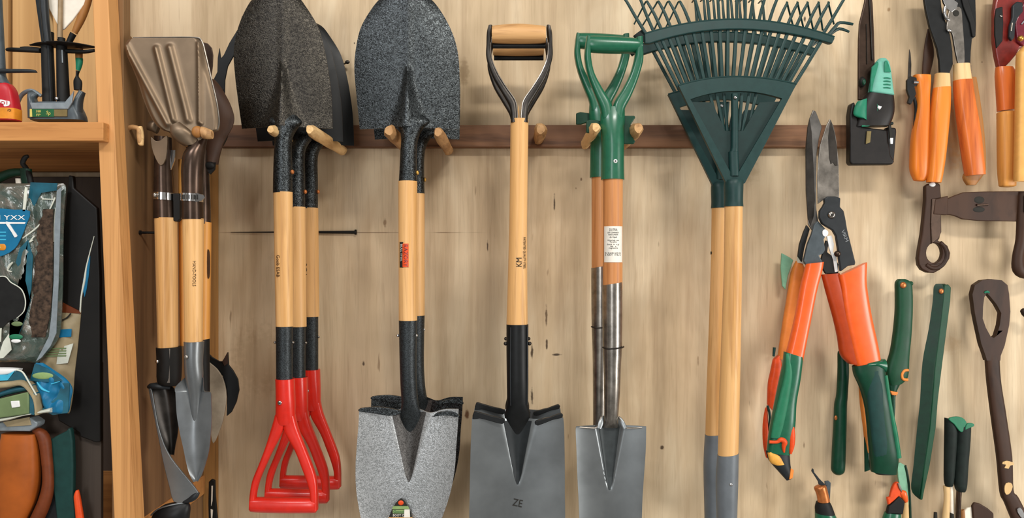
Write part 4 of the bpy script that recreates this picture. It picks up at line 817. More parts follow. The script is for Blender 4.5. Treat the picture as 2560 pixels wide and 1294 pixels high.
t.part('glossy_fold', 'bag_white', [t.tube([(150, 495, 20, 2), (136, 530, 24, 1.5), (112, 566, 26, 2), (76, 596, 30, 2)], 4, 8), t.tube([(120, 499, 24, 1.8), (150, 500, 20, 1.2)], 2, 8), t.tube([(152, 520, 18, 3), (147, 560, 18, 2), (146, 605, 18, 2)], 3, 8), t.tube([(54, 655, 34, 2), (46, 664, 34, 3), (42, 675, 34, 2), (52, 678, 34, 1.5)], 3, 8), t.tube([(104, 590, 28, 2), (92, 606, 30, 1.5), (100, 600, 28, 2)], 3, 8)], bb)
cap_plate([(156, 478), (166, 470), (164, 560), (160, 700), (154, 830), (140, 862), (118, 890), (104, 900), (120, 870), (136, 838), (142, 790), (148, 700), (150, 560)], 22, 'slate_light', 'side_seam', bb, 1)
t = Tool('seed_sack', 'pale printed plastic sack behind the clear soil bag, with a small blue square', 'bag', .44, 160, 1020)
b2 = pillow(t, [(776, 150, 204), (800, 150, 202), (830, 140, 199), (880, 110, 194), (930, 96, 188), (980, 90, 184), (1020, 100, 178), (1032, 120, 174)], 2, 12, 'bag_tan', 'film', seed=5, wr=2)
t.part('blue_square', 'bag_blue', [t.plate([(154, 822), (188, 820), (187, 840), (152, 842)], 2, 15, 1)], b2, 1)
t.part('green_lines', 'box_green', [t.plate([(130+i*-2, 868+6*i), (175, 867+6*i), (174, 870+6*i), (128-i*2, 871+6*i)], 1, 16) for i in range(4)], b2)
t.part('white_patch', 'bag_white', [t.plate([(160, 866), (192, 856), (178, 905), (150, 908), (152, 890)], 2, 14)], b2)
t.part('curl_mark', 'ink', [t.tube([(184, 782, 12, 2), (176, 792, 14, 2), (165, 798, 14, 1.5), (152, 802, 14, 1)], 4, 6)], b2)
t.part('orange_top', 'brown_leather_dark', [t.plate([(158, 755), (200, 776), (204, 783), (158, 780)], 4, 4)], b2)
t = Tool('blue_foil_pack', 'shiny blue foil pack with a pale edge slumped below the soil bag', 'bag', .47, 130, 1030)
b3 = pillow(t, [(906, 92, 108), (920, 88, 130), (945, 84, 165), (970, 90, 182), (1000, 100, 178), (1025, 115, 174), (1032, 150, 168)], 4, 14, 'bag_blue', 'foil', seed=11, wr=6)
t.part('dark_panel', 'bag_teal', [t.plate([(98, 906), (130, 918), (166, 948), (140, 952), (86, 948)], 2, 17), t.plate([(182, 955), (178, 1028), (140, 1034), (112, 1020), (150, 990), (165, 955)], 2, 13)], b3)
t.part('green_window', 'label_green_light', [t.ball(118, 936, 28, 17, 9, 3)], b3)
t.part('bright_crease', 'bag_cyan', [t.tube([(104, 952, 18, 1.5), (118, 968, 20, 3), (136, 976, 20, 1.5)], 3, 8), t.tube([(100, 986, 18, 2), (112, 1000, 18, 1.5)], 2, 8), t.tube([(140, 956, 20, 1.5), (160, 950, 17, 1)], 2, 8)], b3)
t = Tool('olive_carton', 'olive green carton with two square white buttons under a curling pale wrapper', 'box', .485, 50, 1060)
cbx = t.part('box', 'box_green', [t.plate([(-40, 1005), (84, 975), (84, 1030), (-40, 1048)], 40, 0, 1)], bevel=3)
t.part('button', 'white_glass', [t.plate([(41, 998), (62, 997), (64, 1012), (44, 1015)], 4, 21, 1)], cbx, 1.5, ); t.part('button', 'white_glass', [t.plate([(-8, 1010), (4, 1009), (6, 1024), (-8, 1028)], 4, 21, 1)], cbx, 1.5)
t.part('side', 'bag_teal', [t.plate([(84, 974), (96, 980), (96, 1034), (84, 1032)], 38, -2, 1)], cbx, 1.5)
t.part('lid', 'bag_teal', [t.loft([(-40, 995, -40, 1012, 20), (10, 975, 10, 990, 20), (50, 962, 50, 980, 20), (84, 960, 86, 974, 18)], 4, 20)], cbx)
t.part('wrapper', 'bag_tan', [t.loft([(-40, 955, -40, 973, 22, 4), (30, 950, 30, 966, 22, 4), (70, 948, 66, 962, 22, 4), (92, 975, 84, 980, 18, 4), (102, 1000, 94, 1002, 16, 4), (103, 1034, 96, 1034, 14, 4)], 4, 20, 3)], cbx)
t.part('wrapper_top', 'white_glass', [t.loft([(-40, 918, -40, 940, 14, 0), (20, 918, 20, 936, 14, 0), (52, 920, 48, 928, 10, 0)], 4, 18, 3)], cbx)
t.part('blue_flap', 'bag_cyan', [t.plate([(-30, 936), (28, 934), (46, 924), (28, 948), (-30, 950)], 4, 12)], cbx); t.part('dark_flap', 'bag_teal', [t.plate([(50, 922), (66, 930), (80, 950), (60, 948), (28, 949)], 6, 10)], cbx)
t.part('pale_rim', 'bag_white', [t.tube([(50, 922, 14, 2), (66, 928, 14, 2), (84, 955, 16, 2), (100, 985, 14, 2)], 4, 8)], cbx)
t.part('bottom_band', 'bag_white', [t.loft([(-40, 1046, -40, 1056, 22), (20, 1040, 20, 1050, 22), (70, 1032, 70, 1036, 20), (130, 1018, 130, 1030, 10)], 4, 18)], cbx)
t = Tool('folded_plastic', 'folded pale teal plastic packet lying between the carton and the brown pad', 'packet', .47, 40, 1074)
t.part('packet', 'slate_light', [t.plate([(-40, 1060), (86, 1040), (104, 1052), (102, 1062), (84, 1074), (-40, 1073)], 34, 0, 1)], bevel=3)
t.part('tan_fold', 'bag_tan', [t.plate([(20, 1050), (84, 1038), (90, 1058), (30, 1062)], 6, 17, 1)], bevel=1)
t = Tool('brown_pad', 'rounded orange brown leather pad standing at the bottom of the lower compartment', 'pad', .47, 60, 1300)
t.part('pad', 'brown_leather', [t.loft([(-30, 1090, 84, 1078, 8), (8, 1082, 90, 1084, 20), (2, 1130, 96, 1130, 26), (-2, 1200, 97, 1200, 28), (-4, 1260, 84, 1260, 26), (-10, 1340, 50, 1330, 20)][1:], 5, 28, 3)])
t.part('rim', 'brown_leather_dark', [t.tube([(84, 1074, -4, 8), (106, 1092, -4, 14), (114, 1140, -4, 13), (118, 1200, -4, 13), (112, 1245, -4, 15), (92, 1294, -4, 16), (70, 1330, -4, 14)], 5, 14)])
t = Tool('green_sheath', 'dark green pointed sheath standing between the brown pad and the orange handle', 'sheath', .455, 160, 1300)
t.part('sheath', 'teal_dark', [t.plate([(126, 1098), (150, 1085), (170, 1075), (176, 1067), (181, 1072), (185, 1100), (187, 1160), (186, 1230), (192, 1294), (190, 1330), (150, 1330), (140, 1240), (128, 1160)], 16, 0, 1)], bevel=5)
t.part('grey_lining', 'charcoal', [t.plate([(118, 1140), (130, 1180), (142, 1240), (150, 1330), (108, 1330), (112, 1290), (124, 1240)], 10, -6, 1)], bevel=2)
t = Tool('orange_handle', 'thin orange red handle end poking up at the bottom of the lower compartment', 'handle', .46, 198, 1300, solo=True)
t.part('orange_handle', 'orange_red', [t.loft([(190, 1225, 197, 1224, 4), (185, 1240, 201, 1240, 7), (188, 1270, 206, 1270, 8), (192, 1320, 214, 1320, 8)], 3, 18)])
# ---------------------------------------------------------------- hedge shears
t = Tool('hedge_shears', 'large hedge shears with orange handles, steel blades and green grips', 'shears', .10, 2080, 900)
bl = t.part('blade', 'blade_steel', [t.plate([(2032, 275), (2039, 279), (2054, 318), (2046, 350), (2041, 384), (2040, 470), (2040, 520), (2046, 560), (2033, 582), (2020, 560), (2014, 476), (2013, 376), (2018, 320), (2023, 297)], 5, 0, 1)], bevel=1.2)
t.part('bevel_face', 'blued_steel', [t.plate([(2023, 298), (2028, 330), (2033, 420), (2036, 500), (2033, 540), (2026, 565), (2018, 545), (2014.5, 476), (2013.5, 376), (2018, 320)], 3, 2.6, 1)], bl, 1)
b2 = t.part('blade', 'worn_steel', [t.plate([(2070.6, 298), (2079, 315), (2086, 345), (2092, 400), (2094, 492), (2090, 500), (2055, 500), (2041, 510), (2040, 450), (2042, 395), (2046, 365), (2052, 345), (2062, 315)], 5, 8, 1)], bevel=1.2)
t.part('hollow', 'blued_steel', [t.plate([(2066, 345), (2069, 318), (2073, 302), (2082, 335), (2088, 370), (2090, 415), (2083, 416), (2078, 408), (2072, 412), (2068, 395)], 3, 10, 1)], b2, 1)
t.part('hub', 'charcoal', [t.plate([(2054, 508), (2053, 497), (2062, 492), (2080, 492), (2093, 496), (2092, 518), (2101, 528), (2105, 545), (2110, 575), (2120, 615), (2130, 655), (2129, 662), (2112, 664), (2094, 678), (2090, 650), (2087, 620), (2082, 590), (2074, 576), (2060, 568), (2048, 560), (2041, 545), (2042, 528), (2050, 516)], 12, 14, 1)], bevel=2.5)
t.part('hub_writing', 'ink_grey', [t.text('VIRM', 2103, 590, 12, 68, 20.2, None, .5, 30)])
t.screw(2070.5, 538, 9.5, 21, 'steel', 'pivot_bolt')
t.part('tang', 'slate_plastic', [t.plate([(2033, 560), (2042, 552), (2060, 572), (2062, 588), (2056, 598), (2060, 625), (2054, 634), (2044, 638), (2054, 656), (2012, 662), (2006, 652), (2016, 610), (2026, 585)], 10, 4, 1)], bevel=2)
t.part('tang', 'rubber_black', [t.plate([(2063, 600), (2070, 605), (2066, 630), (2086, 645), (2094, 660), (2094, 684), (2062, 684), (2052, 668), (2050, 650)], 8, 2, 1)], bevel=2)
t.part('tang', 'painted_black', [t.plate([(2018, 562), (2026, 572), (2022, 585), (2012, 620), (2006, 655), (1996, 640), (2000, 610), (2010, 580)], 8, -6, 1)], bevel=1.5)
t.part('bumper', 'white_glass', [t.plate([(2052, 578), (2058, 573), (2066, 578), (2066, 586), (2060, 592), (2053, 588)], 8, 7, 2), t.plate([(2064, 590), (2076, 588), (2082, 610), (2080, 630), (2088, 640), (2092, 678), (2084, 680), (2080, 650), (2070, 620)], 6, 5, 1)], bevel=1)
t.part('stop_knob', 'bronze_steel', [t.ball(2085, 634, 8, 20)])
# left orange handle and its green grip
t.part('orange_handle', 'orange_plastic', [t.loft([(2012, 659, 2055, 654, 13, 8), (2008, 680, 2052, 676, 13, 6), (1999, 720, 2040, 724, 14, 4), (1985, 800, 2024, 806, 15, 2), (1966, 882, 2006, 902, 16)], 4, 24, 3)])
t.part('grip', 'green_plastic', [t.loft([(1960, 878, 2005, 892, 17, 2), (1957, 905, 2004, 905, 18, 2), (1950, 940, 1999, 950, 18, 1), (1938, 1000, 1990, 1005, 18), (1926, 1060, 1987, 1060, 18), (1920, 1100, 1980, 1100, 17), (1917, 1128, 1974, 1136, 14)], 4, 26, 2.8)])
t.part('grip_panel', 'green_light', [t.loft([(1958, 882, 1966, 880, 3, 15), (1956, 930, 1976, 925, 5, 16), (1942, 990, 1968, 990, 5, 16), (1928, 1050, 1956, 1055, 5, 15), (1922, 1090, 1948, 1092, 4, 14)], 4, 18)])
t.part('orange_ring', 'orange_red', [t.tube([(1918, 1100, 16, 4), (1936, 1100, 17, 4), (1946, 1094, 18, 6), (1955, 1100, 18, 7), (1953, 1112, 17, 5), (1955, 1126, 14, 2.5)], 4, 12)])
t.part('orange_tab', 'orange_red', [t.loft([(1972, 1062, 1982, 1064, 5, 10), (1968, 1085, 1984, 1088, 8, 10), (1968, 1115, 1982, 1112, 7, 10), (1969, 1130, 1975, 1132, 4, 10)], 4, 16)])
t.part('yellow_patch', 'yellow_orange', [t.loft([(1916, 1130, 1924, 1126, 5, 8), (1922, 1152, 1946, 1136, 7, 9), (1936, 1160, 1960, 1158, 5, 8)], 4, 16)])
t.part('end_cap', 'charcoal', [t.loft([(1914, 1126, 1974, 1130, 12, 0), (1922, 1150, 1976, 1160, 12, 0), (1948, 1180, 1980, 1184, 9, 0), (1966, 1200, 1980, 1194, 5, 0)], 4, 22)])
t.part('end_tab', 'orange_soft', [t.plate([(1974, 1168), (1982, 1172), (1979, 1192), (1970, 1196)], 6, 6, 1)], bevel=1.5)
# right orange handle
t.part('orange_handle', 'orange_plastic', [t.loft([(2092, 688, 2161, 655, 12, 12), (2098, 720, 2160, 700, 13, 11), (2100, 745, 2163, 728, 14, 10), (2108, 800, 2174, 790, 16, 8), (2126, 880, 2190, 860, 17, 6), (2136, 916, 2198, 905, 17, 6)], 4, 26, 3)])
t.part('shaded_handle_half', 'orange_shade', [t.loft([(2052, 686, 2096, 682, 10, 4), (2062, 725, 2106, 722, 12, 4), (2080, 790, 2130, 785, 13, 4), (2092, 840, 2150, 840, 14, 3), (2100, 885, 2160, 900, 14, 2), (2120, 908, 2160, 912, 14, 2)], 4, 24, 3)])  # handle's shaded left half, put in as a darker orange part
t.part('grip', 'green_plastic_deep', [t.loft([(2128, 914, 2206, 896, 18, 8), (2132, 935, 2208, 930, 19, 8), (2148, 970, 2212, 962, 19, 6), (2162, 1020, 2222, 1015, 20, 4), (2170, 1090, 2234, 1085, 20, 2), (2176, 1150, 2244, 1140, 20), (2178, 1178, 2240, 1184, 14)], 4, 26, 2.8)])
t.part('dark_grip_panel', 'teal_dark', [t.loft([(2162, 925, 2192, 922, 6, 21), (2158, 975, 2200, 970, 8, 19), (2168, 1060, 2212, 1060, 8, 16), (2178, 1130, 2224, 1130, 8, 13), (2186, 1165, 2226, 1162, 5, 10)], 4, 18)])
t.part('collar', 'green_plastic', [t.loft([(2158, 902, 2158, 918, 16, 10), (2180, 898, 2180, 914, 20, 10), (2206, 895, 2206, 930, 16, 10)], 4, 20)])
t.part('light_edge', 'green_light', [t.tube([(2205, 935, 18, 5), (2216, 1010, 16, 6), (2230, 1080, 14, 7), (2240, 1140, 12, 7)], 4, 12)])

# ---------------------------------------------------------------- a second pair of shears hanging behind
t = Tool('lopping_shears', 'second pair of shears hanging behind the orange handled hedge shears', 'shears', .04, 2080, 900)
t.part('pale_handle', 'orange_soft', [t.loft([(1990, 652, 2006, 660, 8), (1978, 680, 2014, 684, 12), (1968, 740, 2006, 744, 12), (1955, 820, 1990, 824, 12), (1944, 896, 1978, 900, 12)], 4, 22, 3)])
t.part('pale_ferrule', 'bag_white', [t.loft([(1992, 636, 2002, 634, 5, 4), (1990, 656, 2010, 660, 8, 4)], 2, 16)])
t.part('green_fin', 'mint', [t.plate([(1956, 632), (1964, 636), (1978, 644), (1986, 650), (1972, 690), (1966, 724), (1958, 715), (1954, 670)], 6, -8, 1)], bevel=2)
t.part('orange_grip', 'orange_red', [t.loft([(1932, 900, 1950, 884, 8), (1926, 930, 1954, 928, 11), (1920, 960, 1946, 970, 11), (1918, 1010, 1936, 1030, 9)], 4, 20, 3)])
t.part('orange_lens', 'orange_red', [t.loft([(1912, 1020, 1918, 1016, 4, 2), (1906, 1060, 1920, 1060, 7, 2), (1907, 1110, 1924, 1110, 8, 2), (1914, 1142, 1924, 1146, 5, 2)], 4, 18)])
t.part('dark_edge', 'teal_dark', [t.tube([(1936, 868, 0, 4), (1934, 890, 0, 3)], 2, 10), t.tube([(1916, 1012, 8, 3), (1922, 1040, 8, 3), (1918, 1100, 4, 2)], 3, 10)])
t.part('green_handle', 'green_plastic_deep', [t.loft([(2094, 884, 2121, 900, 10), (2094, 930, 2122, 930, 12), (2091, 985, 2119, 985, 12), (2086, 1010, 2117, 1012, 13), (2084, 1060, 2116, 1060, 15), (2080, 1130, 2114, 1130, 16), (2078, 1170, 2112, 1172, 15)], 4, 24, rnd=16)])
t.part('handle_spot', 'copper', [t.ball(2086, 1042, 4, 9, 6, 2)])
t.part('orange_strip', 'orange_soft', [t.loft([(2146, 948, 2160, 952, 7), (2150, 1010, 2164, 1008, 7), (2158, 1070, 2168, 1070, 7), (2164, 1130, 2172, 1130, 6)], 4, 18)])
t.part('green_sliver', 'green_light', [t.loft([(2166, 985, 2174, 988, 5, 6), (2166, 1020, 2182, 1025, 8, 6), (2172, 1050, 2184, 1058, 7, 6), (2178, 1072, 2184, 1070, 3, 6)], 4, 18)])
t.part('black_inner', 'rubber_black', [t.loft([(2174, 1060, 2196, 1060, 8, 4), (2174, 1110, 2200, 1110, 9, 4), (2176, 1152, 2204, 1152, 9, 4)], 2, 18, 3)])
t.part('orange_tip', 'orange_soft', [t.loft([(2174, 1148, 2204, 1146, 10, 8), (2176, 1162, 2204, 1164, 11, 8), (2184, 1178, 2206, 1178, 8, 8)], 4, 20)])
t.part('green_edge', 'green_plastic_deep', [t.loft([(2160, 1080, 2166, 1080, 4), (2161, 1140, 2174, 1140, 6), (2161, 1178, 2180, 1170, 4)], 3, 16)])
t.part('dark_cap', 'ink', [t.loft([(2180, 1176, 2200, 1174, 8, 2), (2190, 1184, 2240, 1184, 10, 2)], 2, 18)])

# ---------------------------------------------------------------- pruning saw in a holster
t = Tool('pruning_saw', 'dark brown blade with a pale teal cap standing in a black tool holster', 'saw', .08, 2176, 410)
t.part('blade', 'bronze_steel', [t.plate([(2166, -30), (2178, -30), (2183, 10), (2186, 80), (2188, 160), (2186, 250), (2146, 250), (2146, 150), (2146.6, 100), (2149, 58), (2162, 4)], 7, -4, 1)], bevel=2.5)
t.part('blade_ridge', 'blued_steel', [t.tube([(2172, -20, 2, 2), (2176, 60, 2, 2), (2180, 150, 2, 2)], 3, 8), t.tube([(2166, 60, 1, 1.2), (2167, 160, 1, 1.2)], 2, 6)])
cap = t.part('cap', 'teal_light', [t.loft([(2190, 152, 2213, 152, 6, 8), (2184, 160, 2217, 160, 12, 8), (2180, 180, 2221, 182, 15, 8), (2172, 210, 2225, 216, 17, 8), (2168, 232, 2229, 240, 17, 8)], 4, 26, 3, 5)])
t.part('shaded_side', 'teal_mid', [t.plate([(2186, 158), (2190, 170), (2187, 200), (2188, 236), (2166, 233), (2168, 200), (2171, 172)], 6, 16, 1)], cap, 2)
t.part('slot', 'teal_mid', [t.loft([(2200, 158, 2206, 158, 2, 24), (2198, 170, 2210, 170, 2, 25), (2198, 186, 2215, 186, 2, 25)], 4, 16)], cap)
for i in range(4): t.part('rib', 'teal_mid', [t.tube([(2197+i*-.3, 201+i*8, 25.5, 1.3), (2205, 200.5+i*8, 26.5, 1.6), (2214, 202+i*8, 25.5, 1.0)], 2, 8)], cap)
body = t.part('body', 'body_black', [t.loft([(2164, 234, 2230, 242, 18, 4), (2150, 262, 2232, 270, 19, 4), (2142, 290, 2229, 292, 19, 4), (2134, 318, 2220, 316, 18, 3)], 4, 26, 3)])
t.part('side_knob', 'rubber_black', [t.ball(2152, 206, 9, 6, 13, 10)], body); t.part('knob_face', 'green_plastic_deep', [t.ball(2153, 208, 5, 14, 8, 4)], body)
t.part('trigger', 'teal_mid', [t.loft([(2134, 258, 2158, 250, 6, 20), (2127, 272, 2157, 272, 8, 20), (2126, 292, 2157, 296, 6, 20), (2150, 300, 2157, 304, 4, 20)], 4, 20)], body)
t.part('trigger_guard', 'teal_mid', [t.tube([(2173, 252, 18, 3), (2182, 265, 18, 5), (2182, 285, 18, 5), (2174, 305, 18, 3), (2164, 316, 18, 2.5), (2146, 318, 18, 2)], 4, 12)], body)
t.part('pale_latch', 'white_glass', [t.loft([(2182, 274, 2184, 268, 2, 24), (2187, 279, 2190, 270, 3, 24), (2191, 274, 2192, 270, 2, 24)], 3, 12)], body)
hol = t.part('holster', 'body_black', [t.plate([(2124, 262), (2132, 256), (2140, 300), (2150, 318), (2180, 322), (2214, 326), (2216, 350), (2222, 390), (2232, 404), (2226, 412), (2124, 413), (2120, 405), (2121, 340), (2120, 290)], 26, -2, 1), t.plate([(2215, 318), (2238, 320), (2239, 330), (2233, 400), (2226, 410), (2218, 404)], 20, -4, 1)], bevel=4)
t.part('lip', 'grip_black', [t.plate([(2198, 308), (2228, 306), (2229, 313), (2198, 316)], 24, 0, 1)], hol, 2)
t.part('loop', 'olive_plastic', [t.plate([(2161, 330), (2172, 330), (2169, 358), (2158, 362)], 3, 13, 1)], hol, 1); t.part('strap', 'ink', [t.plate([(2214, 316), (2220, 316), (2224, 350), (2217, 350)], 4, 14, 1)], hol, .5)
t.part('white_tag', 'white_glass', [t.plate([(2217, 347), (2225, 347), (2224, 362), (2218, 362)], 4, 15, 1)], hol, 1)

# ---------------------------------------------------------------- orange handled cutting tools
t = Tool('grafting_knife', 'bright orange handled knife with thin blade and black catch, left of the loppers', 'knife', .05, 2300, 450)
t.part('handle', 'orange_wood', [t.loft([(2284, 188, 2325, 189, 13), (2287, 205, 2324, 205, 15), (2291, 240, 2322, 240, 14), (2290, 280, 2322, 280, 15), (2280, 340, 2321, 340, 16), (2276, 400, 2320, 400, 17), (2277, 428, 2319, 436, 15), (2285, 450, 2311, 452, 10)], 4, 26, 3, 2)])
t.part('thin_blade', 'blued_steel', [t.plate([(2274, 122), (2277, 132), (2279, 160), (2278, 200), (2270, 200), (2272, 160)], 3, -2, 1)], bevel=.8)
k = t.part('catch', 'painted_black', [t.plate([(2264, 202), (2272, 192), (2288, 196), (2290, 214), (2282, 218), (2286, 236), (2280, 250), (2274, 262), (2266, 258), (2270, 244), (2264, 226)], 8, 4, 1), t.tube([(2284, 244, 2, 4), (2290, 270, 0, 4), (2288, 300, -2, 3), (2284, 330, -4, 2)], 4, 10)], bevel=1)
t.part('catch_pin', 'chrome', [t.loft([(2279, 203, 2279, 212, 4, 9), (2290, 204, 2290, 212, 4, 9)], 1, 14)], k)
t = Tool('brown_spatula', 'dark brown tapering blade poking up behind the bright orange knife handle', 'hand tool', .03, 2320, 185, solo=True)
t.part('brown_spatula', 'iron_brown', [t.loft([(2319, 72, 2322, 74, 2), (2312, 105, 2332, 108, 4), (2307, 145, 2335, 140, 5), (2305, 184, 2325, 186, 5), (2306, 210, 2320, 210, 4)], 4, 18)])
t = Tool('garden_loppers', 'black jawed loppers with two varnished orange wooden handles', 'loppers', .06, 2390, 300)
a1 = t.part('black_arm', 'painted_black', [t.plate([(2303, -30), (2345, -30), (2352, 30), (2366, 70), (2372, 90), (2378, 130), (2379, 162), (2371, 184), (2347, 184), (2345, 150), (2340, 122), (2322, 72), (2312, 30)], 9, 2, 1)], bevel=2)
a2 = t.part('black_jaw', 'painted_black', [t.plate([(2380, -30), (2436, -30), (2438, 60), (2437, 92), (2428, 98), (2425, 130), (2424, 162), (2404, 162), (2404, 100), (2402, 60), (2390, 20)], 9, 0, 1)], bevel=2)
t.part('jaw_ridge', 'rubber_black', [t.plate([(2392, -30), (2408, -20), (2422, 20), (2434, 60), (2434, 94), (2426, 94), (2420, 60), (2404, 20)], 6, 6, 1)], a2, 2)
s1 = t.part('steel_arm', 'worn_steel', [t.plate([(2362, 56), (2366, 30), (2385, 20), (2397, 26), (2400, 60), (2404, 110), (2405, 158), (2398, 166), (2388, 160), (2378, 110), (2373, 85), (2360, 78)], 6, 9, 2)], bevel=1.5)
t.part('steel_blade', 'chrome', [t.plate([(2344, -30), (2376, -30), (2378, 4), (2388, 12), (2384, 26), (2372, 34), (2360, 26), (2352, 10)], 6, 10, 1), t.tube([(2356, 20, 13, 4), (2354, 38, 13, 4), (2360, 52, 13, 3.5), (2368, 54, 13, 2)], 4, 10)], s1, 1.2)
t.part('bolt_hole', 'ink', [t.ball(2383, 37, 8, 12, 8, 2)], s1); t.part('small_bolt', 'chrome', [t.ball(2366, 80, 6, 13, 4, 3)], s1)
t.part('ferrule', 'cream_wood', [t.loft([(2339, 184, 2372, 186, 13), (2337, 205, 2373, 207, 14), (2335, 222, 2373, 221, 15)], 2, 24, 3)])
t.part('handle', 'orange_wood', [t.loft([(2335, 220, 2374, 218, 15), (2330, 260, 2373, 258, 17), (2326, 300, 2370, 300, 18), (2322, 380, 2362, 380, 18), (2319, 430, 2354, 436, 17), (2318, 455, 2350, 457, 14)], 4, 26, 3)])
t.part('ferrule', 'cream_wood', [t.loft([(2382, 162, 2418, 161, 13, 6), (2382, 185, 2421, 185, 14, 6), (2383, 205, 2423, 203, 15, 6)], 2, 24, 3)])
t.part('handle', 'orange_wood_red', [t.loft([(2382, 203, 2424, 201, 16, 6), (2385, 250, 2430, 248, 18, 6), (2394, 320, 2442, 318, 19, 6), (2404, 390, 2450, 386, 20, 6), (2412, 440, 2456, 437, 18, 6)], 4, 26, 3)])
t.part('steel_sleeve', 'chrome', [t.loft([(2417, 163, 2432, 163, 8, -8), (2418, 190, 2433, 190, 8, -8)], 1, 20)])
t.part('rear_handle', 'brown_wood', [t.loft([(2421, 191, 2446, 191, 9, -12), (2428, 260, 2456, 258, 12, -12), (2434, 340, 2464, 336, 13, -10), (2425, 410, 2465, 408, 14, -6), (2410, 442, 2463, 430, 12, -4), (2420, 462, 2440, 462, 8, -4)], 4, 24, 3)])

t = Tool('anvil_pruner', 'dark red secateurs with a black lever and amber wooden grip at the top right', 'pruner', .05, 2515, 300)
rb_ = t.part('body', 'dark_red', [t.plate([(2490, -30), (2570, -30), (2570, 120), (2545, 122), (2537, 138), (2520, 158), (2506, 172), (2494, 176), (2486, 140), (2481, 104), (2481, 30)], 16, 0, 1)], bevel=4)
t.part('crimson_cover', 'crimson', [t.plate([(2528, 60), (2545, 20), (2570, -20), (2570, 112), (2550, 120), (2534, 108)], 10, 10, 1)], rb_, 3)
t.part('shine_rib', 'slate_light', [t.tube([(2542, 66, 17, 1.5), (2556, 50, 17, 1.5), (2562, 42, 17, 1)], 2, 8)], rb_)
t.part('black_panel', 'rubber_black', [t.plate([(2484, 24), (2500, 20), (2502, 60), (2500, 105), (2485, 124), (2481, 90), (2481, 50)], 6, 8, 1)], rb_, 2)
t.part('lever', 'charcoal', [t.plate([(2519, 20), (2530, 10), (2544, 12), (2545, 35), (2532, 50), (2526, 66), (2524, 100), (2516, 108), (2510, 98), (2512, 70), (2518, 50)], 8, 16, 1)], rb_, 2.5)
t.part('lever_shine', 'steel', [t.tube([(2517, 64, 21, 2), (2514, 84, 21, 1.5)], 1, 8)], rb_)
t.part('panel_stud', 'steel', [t.ball(2495, 44, 4, 12, 3, 2)], rb_)
t.part('pin', 'brass', [t.ball(2540, 101, 7.5, 17)], rb_)
t.part('grip', 'orange_wood_red', [t.loft([(2491, 168, 2530, 168, 12), (2490, 190, 2538, 188, 15), (2493, 230, 2537, 230, 16), (2496, 278, 2537, 274, 16)], 4, 26, 3)])
t.part('lower_grip', 'amber_wood', [t.loft([(2495, 282, 2537, 280, 16), (2496, 340, 2538, 340, 17), (2497, 420, 2538, 420, 17), (2500, 464, 2537, 464, 14)], 4, 26, 3, 4)])
t = Tool('yellow_handle', 'pale yellow smooth handle at the right edge beside the dark red secateurs', 'handle', .09, 2560, 440, solo=True)
t.part('yellow_handle', 'yellow_plastic', [t.loft([(2562, 112, 2580, 112, 6), (2548, 128, 2600, 128, 12), (2543, 150, 2602, 150, 14), (2540, 300, 2604, 300, 14), (2537, 440, 2606, 440, 14), (2538, 449, 2604, 449, 12)], 3, 26, 4)])

# ---------------------------------------------------------------- wrought iron pieces
t = Tool('iron_bracket', 'rusty brown iron strap bracket with looped hook ends on the right of the wall', 'bracket', .05, 2440, 520)
def cutplate(nm, mat, outer, hole, th, o, bev): return t.part(nm, mat, [t.plate(outer, th, o, 1, [hole] if hole else [])], bevel=bev)
ring = [(2331+20*math.cos(a), 632+25*math.sin(a)) for a in [i*math.pi/10 for i in range(20)]]
cutplate('looped_hook', 'iron_brown', [(2309, 466), (2318, 459), (2340, 458), (2346, 462), (2348, 494), (2346, 536), (2347, 580), (2344, 596), (2340, 602), (2352, 605), (2364, 614), (2371, 632), (2369, 646), (2360, 660), (2345, 674), (2330, 682), (2314, 681), (2300, 674), (2292, 662), (2290, 645), (2294, 618), (2300, 585), (2305, 540), (2309, 500)], [(x+.5*0, y) for x, y in ring], 16, 2, 4)
t.part('hook_face', 'bronze_steel', [t.plate([(2323, 498), (2346, 494), (2346, 536), (2347, 580), (2340, 596), (2322, 610), (2320, 560)], 5, 10, 1)], bevel=2)
t.part('ring_lip', 'iron_brown', [t.tube([(2331+30*math.cos(a), 636+34*math.sin(a), 7, 6) for a in [(-60+i*24)*math.pi/180 for i in range(9)]], 3, 12)])
t.part('paint_spot', 'white_glass', [t.ball(2325.5, 462, 8, 10, 6, 4)])
cutplate('strap', 'iron_brown', [(2352, 496), (2366, 496), (2380, 490), (2404, 481), (2456, 479), (2570, 478), (2570, 554), (2440, 552), (2402, 548), (2386, 541), (2372, 537), (2352, 537)], None, 8, 4, 2)
t.part('wedge', 'iron_brown', [t.plate([(2331, 499), (2363, 490), (2360, 538), (2326, 536)], 12, 8, 1)], bevel=2)
t.part('hole_mark', 'ink', [t.ball(2443, 500, 13, 8, 9, 1.5), t.ball(2442, 524, 15, 8, 7, 1.5)]); t.part('pin', 'bronze_steel', [t.tube([(2436, 513, 9, 3), (2464, 512, 9, 2.5)], 1, 10)])
t.part('looped_hook', 'iron_brown', [t.tube([(2555, 480, 6, 14), (2552, 540, 8, 15), (2548, 600, 8, 14), (2540, 640, 8, 14), (2542, 672, 8, 16), (2562, 682, 8, 14), (2590, 668, 8, 12), (2596, 640, 8, 10), (2580, 612, 8, 9), (2562, 606, 8, 7)], 4, 18, .7)])
t.part('dark_recess', 'ink', [t.plate([(2547, 488), (2554, 490), (2553, 530), (2546, 532)], 3, 21, 1)])
t = Tool('iron_fork', 'long handled iron tool with a D shaped loop at its top, low on the right', 'fork', .06, 2500, 1290)
